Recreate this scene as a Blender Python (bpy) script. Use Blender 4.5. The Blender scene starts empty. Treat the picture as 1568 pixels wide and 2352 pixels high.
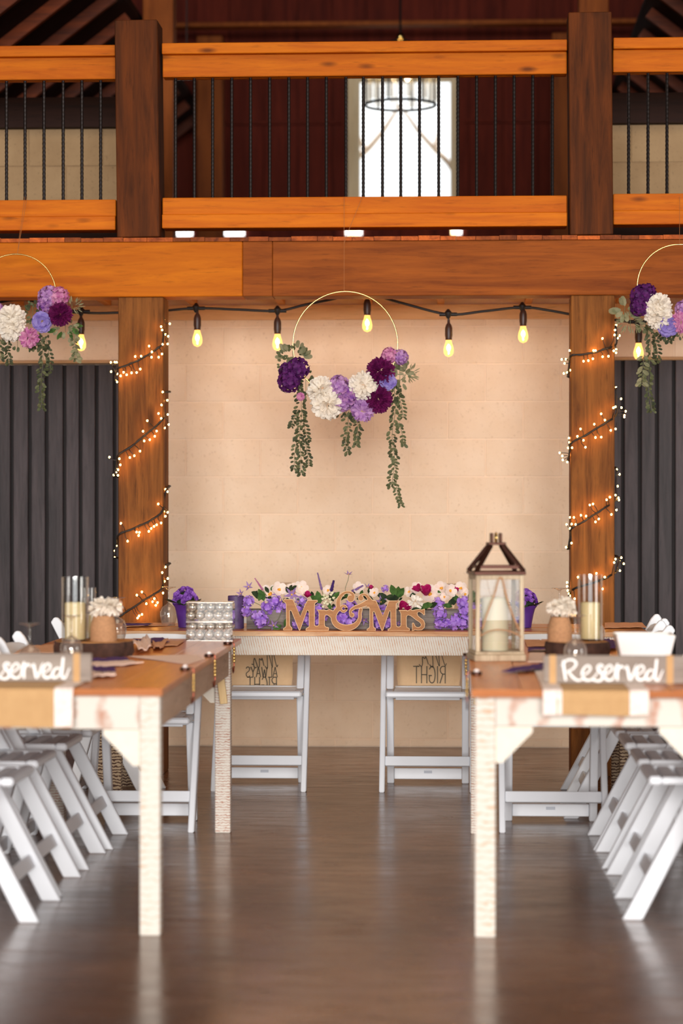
import bpy, bmesh, math, random
from mathutils import Vector, Matrix
R_ = random.Random(7)
PI = math.pi
S = bpy.context.scene
COL = S.collection

# ------------------------------------------------------------------ camera
F = 5553.0                                   # focal length in pixels of the 1568 x 2352 frame (an 85 mm lens)
HC = 1.33                                    # camera height
PSI = math.atan(266 / F)                     # turned a little to the left of the tables' direction
TH = math.atan(24 / F)                       # and a touch downwards
cam = bpy.data.cameras.new('camera')
cam.sensor_fit = 'VERTICAL'; cam.sensor_height = 36.0; cam.sensor_width = 24.0
cam.lens = 36.0 * F / 2352
cam.dof.use_dof = True; cam.dof.focus_distance = 10.95; cam.dof.aperture_fstop = 1.8
cam.clip_end = 200
co = bpy.data.objects.new('camera', cam); COL.objects.link(co)
co.location = (0, 0, HC); co.rotation_euler = (PI / 2 - TH, 0, PSI)
S.camera = co
_f = Vector((-math.sin(PSI) * math.cos(TH), math.cos(PSI) * math.cos(TH), -math.sin(TH)))
_r = Vector((math.cos(PSI), math.sin(PSI), 0)); _u = _r.cross(_f)


def at(px, py, Y):
    """world point of the photograph's pixel (px, py) at depth Y"""
    d = _f * F + _r * (px - 784) + _u * (1176 - py)
    t = Y / d.y
    return Vector((d.x * t, Y, HC + d.z * t))


def flat(px, py, z):
    """world point of a pixel on the horizontal plane z"""
    d = _f * F + _r * (px - 784) + _u * (1176 - py)
    t = (z - HC) / d.z
    return Vector((d.x * t, d.y * t, z))


def ppm(Y): return F / Y


# ------------------------------------------------------------------ world, lamps, exposure
W = bpy.data.worlds.new('sky'); S.world = W; W.use_nodes = True
bg = W.node_tree.nodes['Background']
bg.inputs[0].default_value = (0.93, 0.97, 1.0, 1); bg.inputs[1].default_value = 1.9


def area(name, loc, rot, sx, sy, power, color):
    l = bpy.data.lights.new(name, 'AREA'); l.shape = 'RECTANGLE'; l.size = sx; l.size_y = sy
    l.energy = power; l.color = color
    o = bpy.data.objects.new(name, l); COL.objects.link(o); o.location = loc; o.rotation_euler = rot
    return o


# daylight through the big open barn doors behind the camera
area('barn_door_daylight', (0.8, -22, 4.6), (PI / 2, 0, 0), 15.0, 9.0, 12300, (1.0, 0.965, 0.93))
# added warm fill high over the aisle, no fixture, brightens the table tops
area('overhead_fill', (-0.3, 7.6, 6.3), (0, 0, 0), 3.0, 5.0, 130, (1.0, 0.80, 0.58))
# added fill from both solid side walls, for faces turned sideways
area('side_fill', (6.6, 5.0, 1.9), (0, PI / 2, 0), 3.2, 3.6, 150, (1.0, 0.96, 0.92))
area('side_fill', (-6.6, 5.0, 1.9), (0, -PI / 2, 0), 3.2, 3.6, 75, (1.0, 0.96, 0.92))
S.view_settings.view_transform = 'Standard'; S.view_settings.look = 'None'
S.view_settings.exposure = 0.0; S.view_settings.gamma = 1.0; S.view_settings.use_curve_mapping = False
S.cycles.use_denoising = True
S.cycles.max_bounces = 8; S.cycles.diffuse_bounces = 4; S.cycles.glossy_bounces = 3
S.cycles.transmission_bounces = 4; S.cycles.transparent_max_bounces = 16
S.cycles.caustics_reflective = False; S.cycles.caustics_refractive = False
S.cycles.sample_clamp_indirect = 4.0


# ------------------------------------------------------------------ materials
def srgb(r, g, b):
    f = lambda c: (c / 255 / 12.92) if c / 255 <= 0.04045 else ((c / 255 + 0.055) / 1.055) ** 2.4
    return (f(r), f(g), f(b), 1.0)


class NT:
    def __init__(s, name):
        s.m = bpy.data.materials.new(name); s.m.use_nodes = True
        s.t = s.m.node_tree; s.b = s.t.nodes['Principled BSDF']; s.o = s.t.nodes['Material Output']

    def n(s, k, **kw):
        x = s.t.nodes.new(k)
        for a, v in kw.items(): setattr(x, a, v)
        return x

    def l(s, a, b): s.t.links.new(a, b)

    def coords(s, scale=(1, 1, 1), rand=True, rot=(0, 0, 0)):
        tc = s.n('ShaderNodeTexCoord'); mp = s.n('ShaderNodeMapping')
        mp.inputs['Scale'].default_value = scale; mp.inputs['Rotation'].default_value = rot
        if rand:
            oi = s.n('ShaderNodeObjectInfo'); ml = s.n('ShaderNodeMath', operation='MULTIPLY'); ml.inputs[1].default_value = 41.7
            ad = s.n('ShaderNodeVectorMath', operation='ADD')
            s.l(oi.outputs['Random'], ml.inputs[0]); s.l(tc.outputs['Object'], ad.inputs[0]); s.l(ml.outputs[0], ad.inputs[1])
            s.l(ad.outputs[0], mp.inputs['Vector'])
        else:
            s.l(tc.outputs['Object'], mp.inputs['Vector'])
        return mp.outputs[0]

    def noise(s, vec, scale=5, detail=4, rough=.55, dist=0):
        x = s.n('ShaderNodeTexNoise'); x.inputs['Scale'].default_value = scale; x.inputs['Detail'].default_value = detail
        x.inputs['Roughness'].default_value = rough; x.inputs['Distortion'].default_value = dist
        if vec is not None: s.l(vec, x.inputs['Vector'])
        return x.outputs['Fac']

    def ramp(s, fac, stops):
        x = s.n('ShaderNodeValToRGB'); e = x.color_ramp.elements
        while len(e) < len(stops): e.new(0.5)
        for k, (p, c) in enumerate(stops): e[k].position = p; e[k].color = c
        s.l(fac, x.inputs[0]); return x.outputs[0]

    def mix(s, fac, a, b, mode='MIX'):
        x = s.n('ShaderNodeMix', data_type='RGBA', blend_type=mode)
        for sock, v in ((x.inputs[0], fac), (x.inputs[6], a), (x.inputs[7], b)):
            if hasattr(v, 'node'): s.l(v, sock)
            else: sock.default_value = v
        return x.outputs[2]

    def vary(s, colr, amount):
        """brightness differing from object to object"""
        oi = s.n('ShaderNodeObjectInfo'); mr = s.n('ShaderNodeMapRange')
        mr.inputs[3].default_value = 1 - amount; mr.inputs[4].default_value = 1 + amount
        s.l(oi.outputs['Random'], mr.inputs[0])
        hs = s.n('ShaderNodeHueSaturation'); s.l(mr.outputs[0], hs.inputs['Value']); s.l(colr, hs.inputs['Color'])
        return hs.outputs[0]

    def bump(s, h, st=.2, d=.01):
        x = s.n('ShaderNodeBump'); x.inputs['Strength'].default_value = st; x.inputs['Distance'].default_value = d
        s.l(h, x.inputs['Height']); s.l(x.outputs[0], s.b.inputs['Normal'])

    def col(s, v):
        if hasattr(v, 'node'): s.l(v, s.b.inputs['Base Color'])
        else: s.b.inputs['Base Color'].default_value = v

    def set(s, **kw):
        for k, v in kw.items(): s.b.inputs[k.replace('_', ' ')].default_value = v
        return s.m


GREY = lambda v: (v, v, v, 1)


def wood(name, c1, c2, axis='X', rough=.6, knots=None, bump=.25, rand=.15, sc=1.0, spec=.2):
    t = NT(name)
    st = {'X': (.7, 9, 9), 'Y': (9, .7, 9), 'Z': (9, 9, .7)}[axis]
    v = t.coords(tuple(q * sc for q in st))
    a = t.noise(v, 2.2, 6, .65, .6); b = t.noise(v, 9, 4, .7)
    c = t.mix(t.ramp(a, [(.3, GREY(0)), (.72, GREY(1))]), c1, c2)
    dk = tuple(q * .45 for q in c2[:3]) + (1,)
    c = t.mix(t.ramp(b, [(.56, GREY(0)), (.8, GREY(.75))]), c, dk)
    if knots:
        k = {'X': (2.2, 7, 7), 'Y': (7, 2.2, 7), 'Z': (7, 7, 2.2)}[axis]
        vo = t.n('ShaderNodeTexVoronoi'); vo.inputs['Scale'].default_value = knots
        t.l(t.coords(k), vo.inputs['Vector'])
        c = t.mix(t.ramp(vo.outputs['Distance'], [(.06, GREY(.85)), (.2, GREY(0))]), c, tuple(q * .25 for q in c2[:3]) + (1,))
    if rand: c = t.vary(c, rand)
    t.col(c); t.bump(b, bump, .004)
    return t.set(Roughness=rough, Specular_IOR_Level=spec)


def paint_worn(name, white, brown, axis='Z', amount=.5, lines=60, rough=.75, tilt=0, dist=5):
    """white paint over rough-sawn boards: the saw lines show brown"""
    t = NT(name)
    v = t.coords({'X': (1, 6, 6), 'Z': (6, 6, 1), 'S': (6, 6, 6)}[axis])
    w = t.n('ShaderNodeTexWave', wave_type='BANDS', bands_direction='X' if axis == 'X' else 'Z')
    w.inputs['Scale'].default_value = lines; w.inputs['Distortion'].default_value = dist; w.inputs['Detail'].default_value = 3
    w.inputs['Detail Scale'].default_value = 2.5
    t.l(t.coords((1, 1, 1), rot=(0, tilt, 0)), w.inputs['Vector'])
    n = t.noise(v, 3, 6, .7); n2 = t.noise(t.coords((1, 1, 1)), 30, 3)
    a = t.mix(.5, w.outputs['Fac'], n); a = t.mix(.25, a, n2)
    f = t.ramp(a, [(amount - .14, GREY(1)), (amount + .05, GREY(0))])
    t.col(t.mix(f, white, brown)); t.bump(a, .3, .003)
    return t.set(Roughness=rough)


def plain(name, c, rough=.5, metal=0.0, spec=.5, var=0.0, nz=0.0, bump=0.0, nsc=40, **kw):
    t = NT(name)
    cc = c
    if nz or bump:
        n = t.noise(t.coords(), nsc, 4)
        if nz: cc = t.mix(t.ramp(n, [(.3, GREY(0)), (.75, GREY(1))]), tuple(min(1, q * (1 + nz)) for q in c[:3]) + (1,), tuple(q * (1 - nz) for q in c[:3]) + (1,))
        if bump: t.bump(n, bump, .004)
    if var:
        if not hasattr(cc, 'node'):
            rgb = t.n('ShaderNodeRGB'); rgb.outputs[0].default_value = c; cc = rgb.outputs[0]
        cc = t.vary(cc, var)
    t.col(cc)
    return t.set(Roughness=rough, Metallic=metal, Specular_IOR_Level=spec, **kw)


def petal(name, c, tip=None, rough=.6):
    """flower petals: two tones of noise; thin, so some light comes through"""
    t = NT(name)
    n = t.noise(t.coords((1, 1, 1)), 45, 3)
    k = t.mix(t.ramp(n, [(.35, GREY(0)), (.65, GREY(1))]), c, tip or tuple(min(1, q * 1.35) for q in c[:3]) + (1,))
    t.col(k); t.set(Roughness=rough, Specular_IOR_Level=.25)
    tr = t.n('ShaderNodeBsdfTranslucent'); t.l(k, tr.inputs[0])
    mx = t.n('ShaderNodeMixShader'); mx.inputs[0].default_value = .3
    t.l(t.b.outputs[0], mx.inputs[1]); t.l(tr.outputs[0], mx.inputs[2]); t.l(mx.outputs[0], t.o.inputs[0])
    return t.m


def glass(name, tint=(1, 1, 1, 1), refl=1.0, rough=.02, highlight=0, glow=None):
    """clear thin glass: mostly see-through, mirror-like at its edges"""
    t = NT(name); t.t.nodes.remove(t.b)
    tr = t.n('ShaderNodeBsdfTransparent'); tr.inputs[0].default_value = tint
    gl = t.n('ShaderNodeBsdfGlossy'); gl.inputs['Roughness'].default_value = rough
    fr = t.n('ShaderNodeLayerWeight'); fr.inputs[0].default_value = .5
    pw = t.n('ShaderNodeMath', operation='POWER'); pw.inputs[1].default_value = 4.0; t.l(fr.outputs['Facing'], pw.inputs[0])
    ml = t.n('ShaderNodeMath', operation='MULTIPLY_ADD'); ml.inputs[1].default_value = .55 * refl; ml.inputs[2].default_value = .05 * refl; ml.use_clamp = True
    t.l(pw.outputs[0], ml.inputs[0])
    mx = t.n('ShaderNodeMixShader'); t.l(ml.outputs[0], mx.inputs[0]); t.l(tr.outputs[0], mx.inputs[1]); t.l(gl.outputs[0], mx.inputs[2])
    out = mx.outputs[0]
    if highlight:  # whitish diffuse share that paints bright highlights into the wine glasses
        df = t.n('ShaderNodeBsdfTranslucent'); d2 = t.n('ShaderNodeBsdfDiffuse'); m3 = t.n('ShaderNodeMixShader'); m3.inputs[0].default_value = .5
        t.l(df.outputs[0], m3.inputs[1]); t.l(d2.outputs[0], m3.inputs[2])
        m2 = t.n('ShaderNodeMixShader'); m2.inputs[0].default_value = highlight; t.l(out, m2.inputs[1]); t.l(m3.outputs[0], m2.inputs[2]); out = m2.outputs[0]
    if glow:                                     # the lit lamp's glass
        em = t.n('ShaderNodeEmission'); em.inputs[0].default_value = glow[:3] + (1,); em.inputs[1].default_value = glow[3]
        ad = t.n('ShaderNodeAddShader'); t.l(out, ad.inputs[0]); t.l(em.outputs[0], ad.inputs[1]); out = ad.outputs[0]
    t.l(out, t.o.inputs[0])
    return t.m


def emit(name, c, strength):
    t = NT(name); t.col(c)
    t.b.inputs['Emission Color'].default_value = c; t.b.inputs['Emission Strength'].default_value = strength
    return t.m


def woven(name, c1, c2, scale=260, rough=.9):
    t = NT(name)
    v = t.coords((1, 1, 1))
    a = t.n('ShaderNodeTexWave', bands_direction='X'); b = t.n('ShaderNodeTexWave', bands_direction='Z')
    for w in (a, b):
        w.inputs['Scale'].default_value = scale; w.inputs['Distortion'].default_value = 1.5; w.inputs['Detail'].default_value = 2
        t.l(v, w.inputs['Vector'])
    f = t.mix(.5, a.outputs['Fac'], b.outputs['Fac']); n = t.noise(v, 25, 4)
    t.col(t.mix(t.mix(.5, f, n), c1, c2)); t.bump(f, .25, .002)
    return t.set(Roughness=rough)


M = {}
M['rail'] = wood('orange_rail_wood', srgb(218, 120, 12), srgb(182, 84, 6), 'X', .65, 1.6, .25, .06)
M['beam_light'] = wood('orange_beam_wood', srgb(206, 114, 12), srgb(172, 84, 8), 'X', .7, None, .25, 0)
M['beam_red'] = wood('red_brown_beam_wood', srgb(164, 86, 24), srgb(116, 54, 12), 'X', .7, None, .3, 0)
M['post'] = wood('brown_post_wood', srgb(150, 92, 40), srgb(78, 42, 17), 'Z', .75, 1.0, .45, 0)
M['newel'] = wood('dark_post_wood', srgb(110, 54, 16), srgb(50, 24, 8), 'Z', .75, .8, .4, 0)
M['deck'] = wood('deck_end_wood', srgb(206, 104, 40), srgb(116, 50, 20), 'Y', .65, None, .2, .5)
M['joist'] = wood('joist_wood', srgb(222, 152, 84), srgb(196, 122, 58), 'Y', .7, None, .2, .1)
M['ledger'] = wood('pale_ledger_wood', srgb(236, 194, 146), srgb(220, 172, 122), 'X', .7, None, .15, 0)
M['under'] = wood('deck_underside_wood', srgb(214, 138, 66), srgb(178, 104, 44), 'X', .7, None, .2, .1)
M['loft'] = wood('dark_red_boards', srgb(118, 44, 28), srgb(80, 26, 18), 'Z', .8, None, .2, .14)
M['loftbeam'] = wood('dark_plate_timber', srgb(56, 32, 24), srgb(36, 20, 16), 'X', .7, None, .2, 0)
M['loftpost'] = wood('loft_timber', srgb(172, 92, 34), srgb(124, 60, 20), 'Z', .65, None, .2, .1)
M['rafter'] = wood('rafter_timber', srgb(132, 58, 20), srgb(56, 20, 9), 'X', .5, None, .2, .5)
M['roof'] = wood('roof_boards', srgb(46, 16, 12), srgb(26, 9, 8), 'X', .85, None, .1, 0)
M['trimwood'] = wood('pale_trim_wood', srgb(252, 232, 194), srgb(240, 212, 164), 'Z', .6, None, .1, 0)
M['doortrim'] = wood('tan_track_wood', srgb(200, 160, 118), srgb(170, 128, 88), 'X', .6, None, .1, 0)
M['steel'] = plain('black_rebar', srgb(34, 26, 24), .5, .6)
M['darkdoor'] = wood('charcoal_planks', srgb(78, 68, 70), srgb(36, 30, 32), 'Z', .5, None, .4, .25, .8)
M['doorgap'] = plain('door_backing', srgb(26, 20, 20), .8)
M['tabletop'] = wood('orange_table_planks', srgb(226, 138, 66), srgb(186, 98, 38), 'Y', .30, None, .1, .1, 1.2, .6)
M['headtop'] = wood('brown_head_table_planks', srgb(212, 134, 68), srgb(160, 90, 40), 'X', .34, None, .1, .12, 1.0, .55)
M['apronside'] = wood('weathered_apron', srgb(220, 190, 166), srgb(192, 158, 132), 'Y', .8, None, .3, .06)
WHITEP = srgb(216, 209, 198)
M['white_apron'] = paint_worn('worn_white_apron', WHITEP, srgb(182, 126, 100), 'X', .38, 3)
M['saw_apron'] = paint_worn('saw_marked_white_apron', WHITEP, srgb(196, 146, 112), 'X', .4, 30, tilt=.22, dist=1.6)
M['white_leg'] = paint_worn('worn_white_leg', WHITEP, srgb(196, 148, 104), 'Z', .36, 14)
M['saw_leg'] = paint_worn('saw_marked_white_leg', WHITEP, srgb(170, 112, 88), 'Z', .42, 30)
M['saw_leg_brown'] = paint_worn('worn_brown_leg', srgb(196, 172, 142), srgb(84, 54, 40), 'Z', .5, 22)
M['rim'] = wood('worn_plank_edge', srgb(222, 186, 150), srgb(172, 112, 70), 'X', .7, None, .2, 0, 1.6)
M['rim_dark'] = wood('brown_plank_edge', srgb(196, 122, 70), srgb(160, 92, 48), 'X', .6, None, .2, 0, 1.2)
M['cleat'] = wood('new_pine', srgb(232, 206, 160), srgb(214, 176, 122), 'Z', .6, None, .1, .05)
M['gusset'] = plain('cream_gusset', srgb(228, 218, 202), .7, nz=.04)
M['resin'] = plain('white_resin', srgb(226, 228, 233), .38, 0, .5)
M['tag'] = plain('grey_tag', srgb(186, 190, 200), .5)
M['green'] = plain('green_edge', srgb(120, 160, 140), .4)
M['burlap'] = woven('burlap', srgb(210, 170, 120), srgb(178, 134, 88))
M['burlap_pale'] = woven('pale_burlap', srgb(244, 212, 172), srgb(222, 182, 136))
M['peach'] = woven('peach_cloth', srgb(236, 180, 140), srgb(214, 150, 108), 160)
M['lace'] = plain('lace', srgb(238, 220, 212), .9, nz=.14, nsc=60)
M['purplecloth'] = plain('purple_napkin', srgb(72, 34, 104), .8, nz=.2, nsc=20)
M['blush'] = plain('blush_cloth', srgb(244, 212, 196), .85, nz=.05, nsc=20)
M['sign'] = wood('grey_sign_wood', srgb(160, 148, 138), srgb(128, 114, 104), 'X', .75, None, .2, 0)
M['chalk'] = plain('white_paint', srgb(250, 248, 246), .6)
M['ink'] = plain('grey_ink', srgb(112, 100, 84), .8)
M['letter'] = wood('stained_letter_wood', srgb(174, 120, 72), srgb(150, 96, 52), 'X', .5, None, .1, 0, 2.0)
M['letter_edge'] = plain('pale_letter_edge', srgb(226, 186, 140), .6)
M['planter'] = wood('grey_planter_wood', srgb(150, 140, 132), srgb(96, 86, 80), 'X', .8, None, .5, .08, 2.5)
M['copper'] = plain('copper', srgb(160, 84, 64), .25, 1.0)
M['gold'] = plain('gold', srgb(226, 190, 120), .22, 1.0)
M['gem'] = plain('gem', srgb(255, 246, 244), .05, 0, 1.0, Emission_Strength=0.0)
M['lantern'] = wood('lantern_cream_wood', srgb(206, 188, 158), srgb(158, 134, 108), 'Z', .45, None, .2, 0, 2)
M['bronze'] = plain('dark_bronze', srgb(70, 40, 30), .35, .7)
M['wax'] = plain('ivory_wax', srgb(238, 226, 196), .5, 0, .4, Subsurface_Weight=.15, Subsurface_Scale=.02)
M['wax_cream'] = plain('cream_wax', srgb(244, 222, 170), .5, 0, .4, Subsurface_Weight=.15, Subsurface_Scale=.02)
M['wax_purple'] = plain('purple_wax', srgb(84, 62, 104), .5, 0, .4, nz=.5, nsc=26)
M['wick'] = plain('wick', srgb(40, 34, 30), .9)
M['jute'] = plain('jute', srgb(176, 130, 92), .85, nz=.16, nsc=120, bump=.4)
M['bark'] = plain('bark', srgb(66, 42, 32), .9, nz=.6, nsc=26, bump=.9)
M['slicewood'] = wood('slice_top', srgb(196, 140, 86), srgb(150, 96, 54), 'X', .7)
M['china'] = plain('white_china', srgb(236, 234, 232), .25)
M['glass'] = glass('clear_glass', (.97, .97, .96, 1), 1.9)
M['wineglass'] = glass('wine_glass', (.97, .94, .90, 1), 1.6, .06, highlight=.10)
M['pane'] = glass('window_pane', (.99, 1, 1, 1), 1.0)
M['acrylic'] = glass('acrylic', (.97, .97, .96, 1), 1.5)
M['bauble'] = plain('pearl_dome', srgb(240, 232, 222), .06, .7)
M['bulbglass'] = glass('amber_bulb_glass', (1, .86, .55, 1), 1.0, glow=(1, .55, .16, .9))
M['filament'] = emit('glowing_filament', (1, .56, .17, 1), 230)
M['led'] = emit('fairy_led', (1, .50, .11, 1), 60)
M['candlebulb'] = emit('chandelier_bulb', (1, .72, .36, 1), 25)
M['daytube'] = emit('daylight_tube', (1, 1, .98, 1), 3)
M['rubber'] = plain('black_rubber', srgb(26, 20, 18), .55)
M['socket'] = plain('brown_socket', srgb(60, 34, 24), .45)
M['wiregreen'] = plain('dark_cable', srgb(30, 20, 16), .6)
M['thread'] = plain('thin_cord', srgb(176, 112, 64), .8)
M['stem'] = plain('green_stem', srgb(96, 100, 62), .7)
M['euca'] = petal('eucalyptus', srgb(82, 92, 62), srgb(120, 122, 88))
M['euca_dark'] = petal('dark_eucalyptus', srgb(58, 66, 48), srgb(92, 96, 66))
M['sage'] = petal('sage_leaf', srgb(132, 134, 100), srgb(160, 156, 124))
M['leaf'] = petal('green_leaf', srgb(62, 96, 46), srgb(92, 130, 66))
M['leaf_dark'] = petal('dark_leaf', srgb(38, 50, 36), srgb(60, 78, 48))
M['pdark'] = petal('dark_purple_petal', srgb(74, 24, 86), srgb(112, 44, 120))
M['pplum'] = petal('plum_petal', srgb(84, 12, 66), srgb(128, 28, 96))
M['plilac'] = petal('lilac_petal', srgb(168, 112, 186), srgb(214, 170, 216))
M['pmauve'] = petal('mauve_petal', srgb(128, 70, 158), srgb(206, 150, 200))
M['pink'] = petal('pink_lilac_petal', srgb(196, 104, 166), srgb(232, 168, 200))
M['peri'] = petal('periwinkle_petal', srgb(134, 112, 196), srgb(176, 160, 222))
M['pwhite'] = petal('white_petal', srgb(246, 236, 222), srgb(252, 246, 236))
M['wist'] = petal('wisteria_petal', srgb(166, 112, 222), srgb(212, 172, 246))
M['violet'] = petal('violet_petal', srgb(86, 26, 132), srgb(166, 108, 210))
M['orchid'] = petal('orchid_petal', srgb(248, 226, 214), srgb(254, 242, 232))
M['magenta'] = petal('magenta_petal', srgb(168, 10, 88), srgb(204, 44, 120))
M['berry'] = petal('cream_berry', srgb(232, 226, 190), srgb(246, 240, 210))
M['lav'] = petal('lavender_petal', srgb(146, 112, 172), srgb(172, 140, 192))
M['lavd'] = petal('dark_lavender_petal', srgb(70, 44, 112), srgb(98, 66, 140))
M['yolk'] = plain('yellow_centre', srgb(236, 180, 70), .6)
M['pot'] = plain('purple_foil', srgb(84, 44, 132), .4, .1, nz=.2, nsc=14)
M['twig'] = wood('outdoor_bark', srgb(226, 196, 168), srgb(196, 164, 136), 'Z', .9)
M['ground'] = plain('outdoor_ground', srgb(196, 196, 186), .9)

t = NT('polished_concrete')
v = t.coords((1, 1, 1), False)
n1 = t.noise(v, 1.1, 8, .6, .8); n2 = t.noise(v, 14, 6, .65); n3 = t.noise(t.coords((1.2, 5, 1), False), 3, 5, .6, 1.0)
c = t.ramp(n1, [(.3, srgb(84, 55, 38)), (.5, srgb(110, 75, 54)), (.72, srgb(138, 98, 72))])
c = t.mix(t.ramp(n2, [(.45, GREY(0)), (.75, GREY(.5))]), c, srgb(58, 41, 33))
t.col(c)
t.l(t.ramp(n3, [(.3, GREY(.15)), (.7, GREY(.3))]), t.b.inputs['Roughness'])
t.bump(t.mix(.5, n3, n2), .07, .01)
M['concrete'] = t.set(Specular_IOR_Level=.42)
t = NT('tan_block')
n = t.noise(t.coords(), 60, 5, .7); n2 = t.noise(t.coords(), 5, 4)
c = t.mix(t.ramp(n2, [(.3, GREY(0)), (.7, GREY(1))]), srgb(238, 213, 186), srgb(230, 202, 172))
c = t.mix(t.ramp(n, [(.3, GREY(.55)), (.42, GREY(0))]), c, srgb(196, 162, 128))
t.col(t.vary(c, .02)); t.bump(n, .25, .003); M['block'] = t.set(Roughness=.85)
t = NT('shaded_block')  # block colour darkened to hold the shade of the loft roof
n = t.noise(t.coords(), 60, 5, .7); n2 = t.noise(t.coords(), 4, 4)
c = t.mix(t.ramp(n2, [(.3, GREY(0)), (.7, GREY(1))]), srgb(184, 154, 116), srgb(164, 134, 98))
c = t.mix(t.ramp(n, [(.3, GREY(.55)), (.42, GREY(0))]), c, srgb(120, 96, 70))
t.col(c); t.bump(n, .3, .003); M['shadedblock'] = t.set(Roughness=.9)
M['mortar'] = plain('pale_mortar', srgb(242, 218, 192), .9, nz=.03)


# ------------------------------------------------------------------ mesh helpers
class MB:
    def __init__(s): s.v = []; s.f = []

    def add(s, vs, fs):
        k = len(s.v); s.v += [tuple(q) for q in vs]; s.f += [tuple(i + k for i in f) for f in fs]; return s

    def box(s, x0, x1, y0, y1, z0, z1):
        return s.add([(x0, y0, z0), (x1, y0, z0), (x1, y1, z0), (x0, y1, z0), (x0, y0, z1), (x1, y0, z1), (x1, y1, z1), (x0, y1, z1)],
                     [(0, 3, 2, 1), (4, 5, 6, 7), (0, 1, 5, 4), (1, 2, 6, 5), (2, 3, 7, 6), (3, 0, 4, 7)])

    def bar(s, p, q, w, h, side=(1, 0, 0)):
        """a straight bar from p to q, w along `side`, h across both"""
        p, q = Vector(p), Vector(q); d = (q - p).normalized(); a = Vector(side); a = (a - d * a.dot(d)).normalized(); b = d.cross(a)
        a *= w / 2; b *= h / 2
        vs = [p - a - b, p + a - b, p + a + b, p - a + b, q - a - b, q + a - b, q + a + b, q - a + b]
        return s.add(vs, [(0, 3, 2, 1), (4, 5, 6, 7), (0, 1, 5, 4), (1, 2, 6, 5), (2, 3, 7, 6), (3, 0, 4, 7)])

    def prism(s, pts, y0, y1):
        """outline in x, z pushed from y0 to y1"""
        n = len(pts); k = [(x, y0, z) for x, z in pts] + [(x, y1, z) for x, z in pts]
        return s.add(k, [tuple(range(n)), tuple(range(2 * n - 1, n - 1, -1))] + [((i + 1) % n, i, n + i, n + (i + 1) % n) for i in range(n)])

    def tube(s, pts, r, n=8, cap=True):
        pts = [Vector(p) for p in pts]; m = len(pts); rr = r if isinstance(r, (list, tuple)) else [r] * m
        vs = []; a = None
        for i, p in enumerate(pts):
            d = (pts[min(i + 1, m - 1)] - pts[max(i - 1, 0)])
            d = d.normalized() if d.length > 1e-9 else Vector((0, 0, 1))
            if a is None: a = Vector((0, 1, 0)) if abs(d.y) < .9 else Vector((1, 0, 0))
            a = (a - d * a.dot(d)).normalized(); b = d.cross(a)
            for k in range(n):
                t = 2 * PI * k / n; vs.append(p + (a * math.cos(t) + b * math.sin(t)) * rr[i])
        fs = [(i * n + k, i * n + (k + 1) % n, (i + 1) * n + (k + 1) % n, (i + 1) * n + k) for i in range(m - 1) for k in range(n)]
        if cap: fs += [tuple(range(n - 1, -1, -1)), tuple(range((m - 1) * n, m * n))]
        return s.add(vs, fs)

    def ring(s, c, R, r, n=48, m=8, axis='Y', a0=0, a1=2 * PI):
        c = Vector(c); full = abs(a1 - a0 - 2 * PI) < 1e-6; vs = []; fs = []
        N = n if full else n + 1
        for i in range(N):
            t = a0 + (a1 - a0) * i / n
            if axis == 'Y': e = Vector((math.cos(t), 0, math.sin(t))); w = Vector((0, 1, 0))
            elif axis == 'X': e = Vector((0, math.cos(t), math.sin(t))); w = Vector((1, 0, 0))
            else: e = Vector((math.cos(t), math.sin(t), 0)); w = Vector((0, 0, 1))
            for k in range(m):
                u = 2 * PI * k / m; vs.append(c + e * (R + r * math.cos(u)) + w * r * math.sin(u))
        for i in range(n):
            j = (i + 1) % N
            for k in range(m): fs.append((i * m + k, i * m + (k + 1) % m, j * m + (k + 1) % m, j * m + k))
        return s.add(vs, fs)

    def lathe(s, prof, c=(0, 0, 0), n=24, close=False):
        """profile of (radius, z)"""
        m = len(prof); vs = [(c[0] + r * math.cos(2 * PI * k / n), c[1] + r * math.sin(2 * PI * k / n), c[2] + z) for r, z in prof for k in range(n)]
        fs = [(i * n + k, i * n + (k + 1) % n, (i + 1) * n + (k + 1) % n, (i + 1) * n + k) for i in range(m - 1) for k in range(n)]
        if prof[0][0] > 1e-5 and not close: fs.append(tuple(range(n - 1, -1, -1)))
        if prof[-1][0] > 1e-5 and not close: fs.append(tuple(range((m - 1) * n, m * n)))
        return s.add(vs, fs)

    def ball(s, c, r, n=10, m=6, sz=1.0):
        return s.lathe([(max(1e-6, r * math.sin(PI * i / m)), -r * sz * math.cos(PI * i / m)) for i in range(m + 1)], c, n, True)

    def sheet(s, rows, th=.002, nrm=(0, 0, 1)):
        """a grid of points (rows of equal length) given a thickness along nrm"""
        n = len(rows[0]); m = len(rows); d = Vector(nrm) * th
        top = [Vector(p) + d for r in rows for p in r]; bot = [Vector(p) for r in rows for p in r]; N = n * m
        fs = []
        for i in range(m - 1):
            for k in range(n - 1):
                a = (i * n + k, i * n + k + 1, (i + 1) * n + k + 1, (i + 1) * n + k); fs.append(a); fs.append(tuple(N + q for q in reversed(a)))
        edge = [k for k in range(n)] + [i * n + n - 1 for i in range(1, m)] + [(m - 1) * n + k for k in range(n - 2, -1, -1)] + [i * n for i in range(m - 2, 0, -1)]
        for i, e in enumerate(edge):
            g = edge[(i + 1) % len(edge)]; fs.append((g, e, N + e, N + g))
        return s.add(top + bot, fs)

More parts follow.
